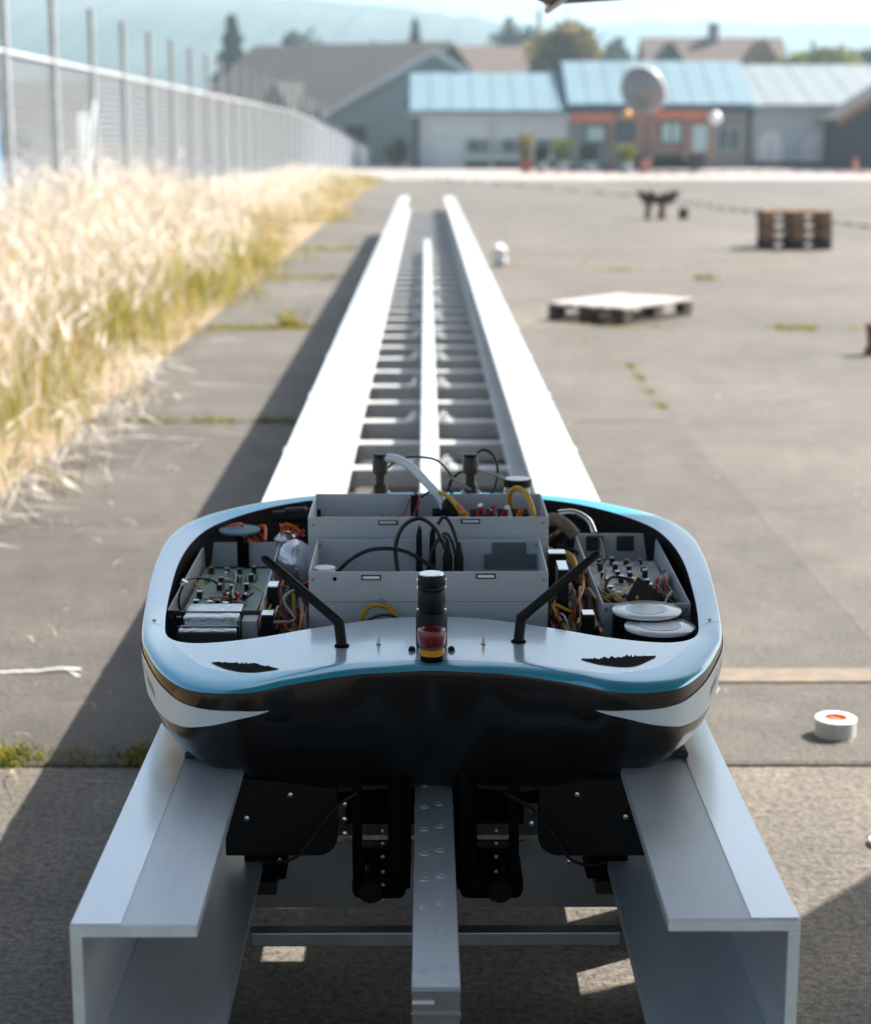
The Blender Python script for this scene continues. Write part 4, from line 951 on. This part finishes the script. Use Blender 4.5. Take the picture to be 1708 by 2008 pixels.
MB().box(.01, .055, 3.02, 3.07, .72, .775).build('relay', 'black_matte', rb2, bevel=.002)
MB().lathe((.04, 3.06, .775), [(.014, 0), (.013, .012), (.006, .02), (0, .021)], 14).build('knob', 'black_plastic', rb2, smooth=True)
MB().box(.075, .175, 2.98, 3.03, .70, .782).build('connector_block', 'black_matte', rb2, bevel=.002)
for k, (x, m, z) in enumerate(((.088, 'cable_red', .792), (.097, 'solder', .796), (.108, 'cable_red', .794), (.118, 'solder', .790), (.130, 'cable_red', .789), (.142, 'white_tape', .793), (.155, 'cable_orange', .787), (.068, 'yellow_plastic', .785))):
    MB().cyl((x, 2.975, z - .012), (x + .006 * ((-1) ** k), 2.965, z + .006), .0048, 10).build('connector', m, rb2, smooth=True)
# side enclosures
lb = open_box(-.400, -.255, 2.66, 3.08, .60, .699, .712, x0b=-.392, x1b=-.258, front='box_dark')
rbx = open_box(.272, .410, 2.68, 3.09, .60, .704, .725, x0b=.262, x1b=.404)
latch(lb, -.375, 2.66, .6885, .02)
MB().box(-.330, -.314, 3.070, 3.0765, .665, .712).build('black_strap', 'black_matte', lb)
for x in (.298, .352): MB().box(x - .015, x + .015, 3.078, 3.0865, .695, .722).build('cable_gland', 'pipe_brown', rbx, bevel=.002)
screws(rbx, [(.279, 2.68, .695), (.403, 2.68, .695)]); screws(lb, [(-.394, 2.66, .69)])
def board(x0, x1, y0, y1, z, seed, m):
    r = random.Random(seed); o = MB().box(x0, x1, y0, y1, z, z + .002).build('circuit_board', m, pod)
    for i in range(5):
        for j in range(4):
            if r.random() < .12: continue
            x = x0 + (x1 - x0) * (.14 + .2 * j + r.uniform(-.02, .02)); y = y0 + (y1 - y0) * (.12 + .19 * i); h = r.uniform(.009, .015); s = .0042
            MB().box(x - s, x + s, y - s, y + s, z + .0022, z + h).build('relay', 'chip_black', o); MB().box(x - s, x + s, y - s, y + s, z + h + .0001, z + h + .0016).build('relay_cap', 'solder', o)
    for i in range(16):
        x = r.uniform(x0 + .006, x1 - .006); y = r.uniform(y0 + .01, y1 - .01); s = r.uniform(.002, .005)
        MB().box(x - s, x + s, y - .003, y + .003, z + .0021, z + r.uniform(.004, .010)).build('component', r.choice(['solder', 'board_white', 'chip_black', 'yellow_plastic', 'white_tape']), o)
    return o
board(-.385, -.268, 2.72, 3.02, .676, 1, 'board_green'); board(.282, .398, 2.80, 3.04, .684, 2, 'board_white')
# battery pack in elastic bands
ba = MB().box(-.368, -.283, 2.605, 2.685, .64, .704).build('battery_pack', 'foil', pod, bevel=.003)
MB().box(-.372, -.284, 2.572, 2.6035, .64, .6925).build('front_cell', 'foil', ba, bevel=.003)
MB().box(-.3728, -.2835, 2.5705, 2.5716, .64, .688).build('front_sheet', 'box_dark', ba)
for y, zt in ((2.588, .6925), (2.632, .704)): MB().box(-.3738, -.2812, y - .0015, y + .0015, .641, zt + .0012).build('elastic_band', 'black_rubber', ba)
MB().box(-.281, -.258, 2.62, 2.656, .63, .693).build('bracket', 'box_white', pod)
# white capped discs
def disc(x, y, z, rad, h):
    o = MB().lathe((x, y, z - h), [(rad, 0), (rad, h - .004), (rad - .001, h - .0036)], 44, ).build('round_canister', 'black_plastic', pod, smooth=True)
    MB().lathe((x, y, z - .0038), [(rad + .0008, 0), (rad + .0008, .003), (rad - .0008, .0042), (rad * .62, .0042), (0, .0042)], 44).build('white_lid', 'lid_white', o, smooth=True)
    MB().lathe((x, y, z + .0006), [(rad * .6, 0), (rad * .6, .0004), (0, .0005)], 36).build('lid_sticker', 'hose_white', o)
    return o
disc(.338, 2.650, .703, .0525, .05); disc(.350, 2.585, .695, .0525, .05)
# tilted black module in the right enclosure
rot = Matrix.Rotation(R(38), 3, 'Y') @ Matrix.Rotation(R(50), 3, 'X')
MB().cbox((.345, 2.73, .70), (.055, .045, .004), 0, rot).build('display_module', 'chip_black', pod)
# black power boxes in the gutters
for x0, x1, y0, y1, z1 in ((-.250, -.231, 2.60, 2.63, .706), (-.249, -.232, 2.70, 2.735, .725), (.235, .254, 2.60, 2.63, .706), (.205, .222, 2.70, 2.76, .752), (.20, .23, 2.86, 2.89, .74)):
    o = MB().box(x0, x1, y0, y1, .60, z1).build('power_module', 'black_plastic', pod, bevel=.002); MB().box(x0 + .001, x1 - .001, y0 + .001, y1 - .001, z1 + .0002, z1 + .002).build('module_lid', 'solder', o)
# rear fittings, hose, jar
for x in (-.083, .079):
    o = MB().lathe((x, 3.15, .66), [(.009, 0), (.009, .118), (.0125, .120), (.0125, .142), (.009, .144), (.009, .160), (.014, .162), (.0145, .186), (.012, .192), (0, .193)], 18).build('pipe_fitting', 'pipe_brown', pod, smooth=True)
    for sx in (-1, 1): MB().lathe((x + sx * .0135, 3.14, .79), [(0, -.004), (.004, -.002), (.004, .002), (0, .004)], 10).build('bolt', 'bolt_metal', o)
    MB().lathe((x, 3.15, .8535), [(.0135, 0), (.012, .004), (0, .005)], 16).build('cap', 'black_plastic', o, smooth=True)
    MB().box(x - .02, x + .02, 3.135, 3.165, .62, .665).build('mount', 'black_matte', o)
C_ = lambda pts, r, m: MB().tube(pts, r, 8).build('cable', m, pod, smooth=True)
MB().tube([(-.080, 3.148, .846), (-.06, 3.145, .851), (-.03, 3.13, .840), (.0, 3.10, .815), (.028, 3.07, .785), (.035, 3.05, .74)], .0078, 12).build('hose', 'hose_white', pod, smooth=True)
C_([(-.07, 3.16, .83), (-.05, 3.16, .845), (-.02, 3.15, .852), (.02, 3.15, .845), (.045, 3.14, .815), (.03, 3.12, .79), (.01, 3.1, .80), (-.01, 3.09, .79)], .0021, 'cable_black')
C_([(.075, 3.16, .83), (.05, 3.17, .812), (.04, 3.17, .79), (.055, 3.16, .775)], .0026, 'cable_black')
C_([(.082, 3.16, .845), (.10, 3.165, .862), (.118, 3.165, .855), (.128, 3.16, .83), (.124, 3.15, .80), (.11, 3.14, .775), (.10, 3.13, .75)], .0026, 'cable_black')
C_([(.09, 3.14, .83), (.11, 3.14, .824), (.13, 3.14, .818), (.16, 3.14, .80)], .003, 'cable_grey')
C_([(.035, 3.14, .82), (.05, 3.14, .812), (.07, 3.14, .80), (.08, 3.14, .795)], .003, 'cable_grey')
C_([(.02, 3.08, .80), (.035, 3.06, .80), (.05, 3.03, .79), (.065, 3.0, .775)], .0042, 'cable_yellow')
C_([(.055, 3.02, .79), (.065, 3.0, .782), (.075, 2.985, .775)], .0042, 'cable_orange')
C_([(.15, 3.05, .77), (.145, 3.04, .80), (.152, 3.02, .82), (.168, 3.0, .818), (.178, 2.97, .80), (.184, 2.93, .775)], .0045, 'cable_yellow')
C_([(-.02, 3.07, .805), (-.014, 3.06, .79), (-.018, 3.05, .775), (-.026, 3.04, .755)], .0026, 'cable_red')
C_([(-.03, 3.07, .79), (-.04, 3.04, .77), (-.055, 3.02, .76)], .0014, 'cable_red')
jr = MB().lathe((.163, 3.14, .72), [(.024, 0), (.024, .075), (.021, .080)], 24).build('jar', 'jar_clear', pod, smooth=True)
MB().lathe((.163, 3.14, .801), [(.0255, 0), (.026, .001), (.026, .011), (.025, .0125), (0, .013)], 28).build('lid', 'black_plastic', jr, smooth=True)
MB().lathe((.163, 3.14, .8143), [(.0225, 0), (.022, .0006), (0, .0008)], 24).build('lid_top', 'white_tape', jr)
# cables in the front box
C_([(-.15, 2.80, .72), (-.12, 2.79, .75), (-.085, 2.78, .768), (-.04, 2.78, .766), (.0, 2.78, .745), (.03, 2.78, .72)], .0034, 'cable_black')
C_([(-.045, 2.78, .72), (-.050, 2.80, .765), (-.038, 2.80, .80), (-.012, 2.80, .814), (.012, 2.80, .80), (.026, 2.80, .775), (.034, 2.80, .755)], .0034, 'cable_black')
C_([(.018, 2.82, .80), (.028, 2.82, .812), (.040, 2.81, .80), (.050, 2.80, .77), (.053, 2.80, .75)], .003, 'cable_black')
C_([(.018, 2.83, .77), (.03, 2.82, .785), (.040, 2.81, .776), (.046, 2.80, .755)], .0026, 'cable_black')
C_([(-.002, 2.81, .71), (.01, 2.81, .76), (.025, 2.81, .782), (.036, 2.8, .775)], .0026, 'cable_black')
# yellow loop and dark lead on the front panel
C_([(-.098, 2.64, .675), (-.098, 2.64, .695), (-.090, 2.64, .709), (-.075, 2.64, .713), (-.058, 2.64, .708), (-.049, 2.64, .694), (-.047, 2.64, .675)], .0042, 'cable_yellow')
C_([(-.115, 2.635, .672), (-.10, 2.635, .683), (-.075, 2.635, .697), (-.052, 2.635, .697), (-.036, 2.635, .685), (-.032, 2.635, .672)], .0022, 'cable_brown')
MB().lathe((-.070, 2.6595, .714), [(.004, 0), (.004, .004), (0, .006)], 10, axis=(0, -1, 0)).build('stud', 'steel', pod)
# wire bundles
def bundle(n, xr, yr, zr, cols, seed, rr=(.0016, .0036)):
    r = random.Random(seed)
    for i in range(n):
        x = r.uniform(*xr); pts = []; ys = sorted(r.uniform(*yr) for _ in range(4)); 
        for y in ys: x += r.uniform(-.03, .03); x = min(max(x, xr[0] - .004), xr[1] + .004); pts.append((x, y, r.uniform(*zr)))
        C_(pts, r.uniform(*rr), r.choice(cols))
bundle(26, (-.247, -.192), (2.60, 2.92), (.64, .708), ['cable_orange', 'cable_yellow', 'cable_brown', 'cable_grey', 'cable_brown', 'cable_red', 'cable_grey'], 1)
bundle(26, (.20, .262), (2.60, 2.92), (.64, .712), ['cable_brown', 'cable_grey', 'cable_red', 'cable_brown', 'cable_yellow', 'cable_black', 'cable_orange'], 2)
bundle(12, (-.385, -.275), (2.70, 2.95), (.672, .694), ['cable_grey', 'cable_yellow', 'cable_orange', 'cable_brown', 'cable_black'], 3, (.0014, .0026))
bundle(16, (.283, .395), (2.70, 2.92), (.682, .704), ['cable_brown', 'cable_grey', 'cable_brown', 'cable_yellow', 'cable_black'], 4, (.0014, .003))
bundle(10, (-.36, -.22), (3.06, 3.17), (.69, .742), ['cable_orange', 'cable_orange', 'cable_red', 'cable_orange'], 5, (.0022, .0036))
bundle(7, (.21, .3), (2.93, 3.1), (.68, .735), ['cable_black', 'cable_yellow', 'cable_black', 'cable_brown'], 6, (.002, .004))
for k in range(5): C_([(.392 + .002 * k, 2.90 - .006 * k, .66), (.396, 2.88, .70 - .004 * k), (.392 - .004 * k, 2.84, .705), (.388 - .006 * k, 2.80, .68)], .0022, ['cable_orange', 'cable_brown', 'cable_grey', 'cable_red', 'cable_yellow'][k])
C_([(-.385, 2.74, .668), (-.392, 2.735, .69), (-.388, 2.74, .712), (-.378, 2.78, .72), (-.355, 2.85, .70), (-.34, 2.88, .68)], .002, 'cable_black')
MB().cbox((-.384, 2.745, .722), (.010, .012, .007), 0, Matrix.Rotation(.5, 3, 'Y')).build('connector', 'foil', pod)
C_([(.30, 2.74, .69), (.285, 2.76, .71), (.30, 2.78, .722), (.33, 2.78, .715), (.336, 2.76, .70)], .0022, 'cable_black')
# left rear: black coupler, small disc on a post, foil bag; right rear: sleeved hose and silver tube
o = MB().lathe((-.272, 3.10, .752), [(.012, 0), (.012, .02), (.016, .021), (.016, .058), (.013, .06), (.013, .085)], 16, axis=(1, .05, .06)).build('coupler', 'black_plastic', pod, smooth=True)
MB().lathe((-.33, 3.08, .731), [(.0, 0), (.036, .0), (.037, .0035), (.034, .0055), (0, .006)], 30).build('round_cap', 'roof_blue', pod, smooth=True)
MB().cyl((-.33, 3.08, .64), (-.33, 3.08, .731), .006, 10).build('post', 'black_matte', pod)
b = MB().lathe((-.225, 2.98, .70), [(0, -.04), (.028, -.03), (.034, 0), (.026, .026), (.012, .036), (0, .04)], 12); b.build('foil_wrap', 'foil', pod, smooth=True)
b = MB().lathe((-.25, 3.09, .712), [(0, -.02), (.02, -.012), (.022, .004), (.01, .016), (0, .018)], 12); b.build('foil_wrap', 'foil', pod, smooth=True)
MB().tube([(.20, 3.08, .745), (.225, 3.09, .75), (.245, 3.08, .742), (.262, 3.07, .725)], .012, 12).build('sleeved_hose', 'sleeve_tan', pod, smooth=True)
MB().tube([(.235, 3.13, .753), (.265, 3.14, .752), (.29, 3.13, .74), (.30, 3.11, .72)], .006, 10).build('metal_tube', 'bolt_metal', pod, smooth=True)
C_([(.205, 2.93, .722), (.225, 2.94, .727), (.245, 2.92, .72), (.25, 2.88, .70)], .005, 'cable_yellow')

# chassis below
MB().box(-.235, .255, 2.50, 3.15, .50, .56).build('chassis_plate', 'black_matte', pod)
MB().box(-.235, .258, 2.58, 2.60, .415, .4995).build('cross_member', 'black_matte', pod)
for xa in (-.125, .045): MB().box(xa, xa + .105, 2.605, 2.615, .372, .414).build('magnet_block', 'black_matte', pod)
def rounded(x0, x1, z0, z1, rad, flip, y0, y1, name):
    P = [(x0, z1), (x0, z0)] if not flip else []
    cx = x1 - rad if not flip else x0 + rad; arc = [(cx + (rad * math.sin(a) if not flip else -rad * math.sin(a)), z0 + rad - rad * math.cos(a)) for a in np.linspace(0, math.pi / 2, 6)]
    P = P + arc + [(x1 if not flip else x0, z1)]
    if flip: P = [(x1, z1), (x1, z0)] + arc + [(x0, z1)]
    return MB().prism(P, 'y', y0, y1).build(name, 'black_plastic', pod, bevel=.002)
rounded(-.290, -.128, .397, .545, .03, False, 2.42, 2.432, 'mount_plate'); rounded(.160, .318, .396, .545, .03, True, 2.42, 2.432, 'mount_plate')
for s, x0, x1 in ((-1, -.108, -.030), (1, .047, .139)):
    o = MB().box(x0, x1, 2.40, 2.52, .335, .372).build('brake_caliper', 'black_matte', pod, bevel=.012)
    MB().lathe(((x0 + x1) / 2 + s * .012, 2.395, .352), [(.016, 0), (.021, .008), (.022, .05), (.016, .06)], 20, axis=(0, 1, 0)).build('piston', 'black_plastic', o, smooth=True)
    for xa in ((x0 + .008), (x1 - .014)):
        MB().box(xa - .007, xa + .007, 2.405, 2.43, .373, .54).build('arm', 'black_matte', o, bevel=.003)
    xi = x1 - .01 if s < 0 else x0 + .01
    MB().box(xi - .016, xi + .016, 2.43, 2.56, .34, .54).build('pad_carrier', 'black_matte', o, bevel=.003)
    xb = (x0 + x1) / 2
    for z in (.338, .362, .382, .405, .425, .444): MB().lathe((xb + .006, 2.398, z), [(.0032, 0), (.003, .002), (0, .003)], 8, axis=(0, -1, 0)).build('bolt', 'steel', o)
for x, z in ((-.258, .457), (-.195, .492), (-.118, .478), (-.118, .455), (-.118, .433), (.15, .468), (.15, .448), (.285, .458), (.215, .492), (-.212, .392), (.205, .39)):
    MB().lathe((x, 2.417, z), [(.0042, 0), (.0038, .003), (0, .004)], 10, axis=(0, -1, 0)).build('bolt', 'bolt_metal', pod, smooth=True)
C_([(-.10, 2.40, .50), (-.13, 2.40, .478), (-.165, 2.40, .43), (-.185, 2.40, .405), (-.215, 2.405, .393), (-.245, 2.41, .394)], .0024, 'cable_black')
C_([(.11, 2.40, .50), (.15, 2.40, .475), (.185, 2.40, .43), (.205, 2.40, .40), (.235, 2.405, .388), (.26, 2.41, .392)], .0024, 'cable_black')
for x in (-.235, .262):
    o = MB().box(x - .03, x + .03, 2.43, 2.50, .355, .40).build('guide_shoe', 'black_matte', pod, bevel=.004); MB().box(x - .016, x + .016, 2.425, 2.50, .335, .3545).build('shoe_foot', 'black_rubber', o)

# ------------------------------------------------------------------ fabric canopy over the pod
cp_ = thing('canopy', 'grey fabric sun canopy, only a corner tip showing at the top edge', 'canopy', (.9, 1.0, 0))
CR = [Vector((.262, 4.0, 1.693)), Vector((2.50, 4.32, 1.73)), Vector((2.9, .35, 1.73)), Vector((-1.2, .6, 1.73))]
PK = Vector((1.1, 2.2, 2.25)); rim = []
for k in range(4):
    a, c = CR[k], CR[(k + 1) % 4]; sag = (.70, .25, .2, .16)[k]
    for i in range(16):
        t = i / 16; q = a.lerp(c, t); m_ = (PK - (a + c) / 2); m_.z = 0; m_.normalize()
        s = 4 * t * (1 - t) * sag * ((.3 + t) if k == 0 else 1); rim.append(q + m_ * s + Vector((0, 0, s * .06)))
b = MB(); n = len(rim)
for j in range(8):
    f = j / 7
    for q in rim:
        p = q.lerp(PK, f); b.v.append((p.x, p.y, q.z + (PK.z - q.z) * f ** 1.25))
for j in range(7):
    for k in range(n): b.f.append((j * n + k, j * n + (k + 1) % n, (j + 1) * n + (k + 1) % n, (j + 1) * n + k)); b.m.append(0)
o = b.build('fabric', 'canopy_fabric', cp_, smooth=True, fixn=False); sd = o.modifiers.new('s', 'SOLIDIFY'); sd.thickness = .003
for q in CR: MB().cyl(PK - Vector((0, 0, .03)), q - Vector((0, 0, .012)), .007, 8).build('rib', 'steel', cp_)
q = CR[0]; MB().lathe(q + Vector((.0, -.012, .006)), [(.004, -.012), (.0075, -.009), (.008, .012), (.006, .02)], 14).build('tip_cap', 'white_tape', cp_, smooth=True)
MB().cyl((2.8, .42, 0), CR[2] - Vector((0, 0, .02)), .022, 12).build('pole', 'steel', cp_); MB().lathe((2.8, .42, 0), [(.25, 0), (.25, .05), (.05, .07)], 24).build('pole_base', 'steel', cp_)

# ------------------------------------------------------------------ air
hz = MB().box(-2700, 2700, -500, 2600, -1.5, 135).build('haze', [])
hm = bpy.data.materials.new('haze_air'); hm.use_nodes = True; hm.node_tree.nodes.clear()
po = hm.node_tree.nodes.new('ShaderNodeOutputMaterial'); pv_ = hm.node_tree.nodes.new('ShaderNodeVolumePrincipled')
pv_.inputs['Color'].default_value = (.57, .79, .96, 1); pv_.inputs['Density'].default_value = .00065; pv_.inputs['Anisotropy'].default_value = .25
hm.node_tree.links.new(pv_.outputs[0], po.inputs['Volume']); hz.data.materials.clear(); hz.data.materials.append(hm); kind(hz, 'stuff')
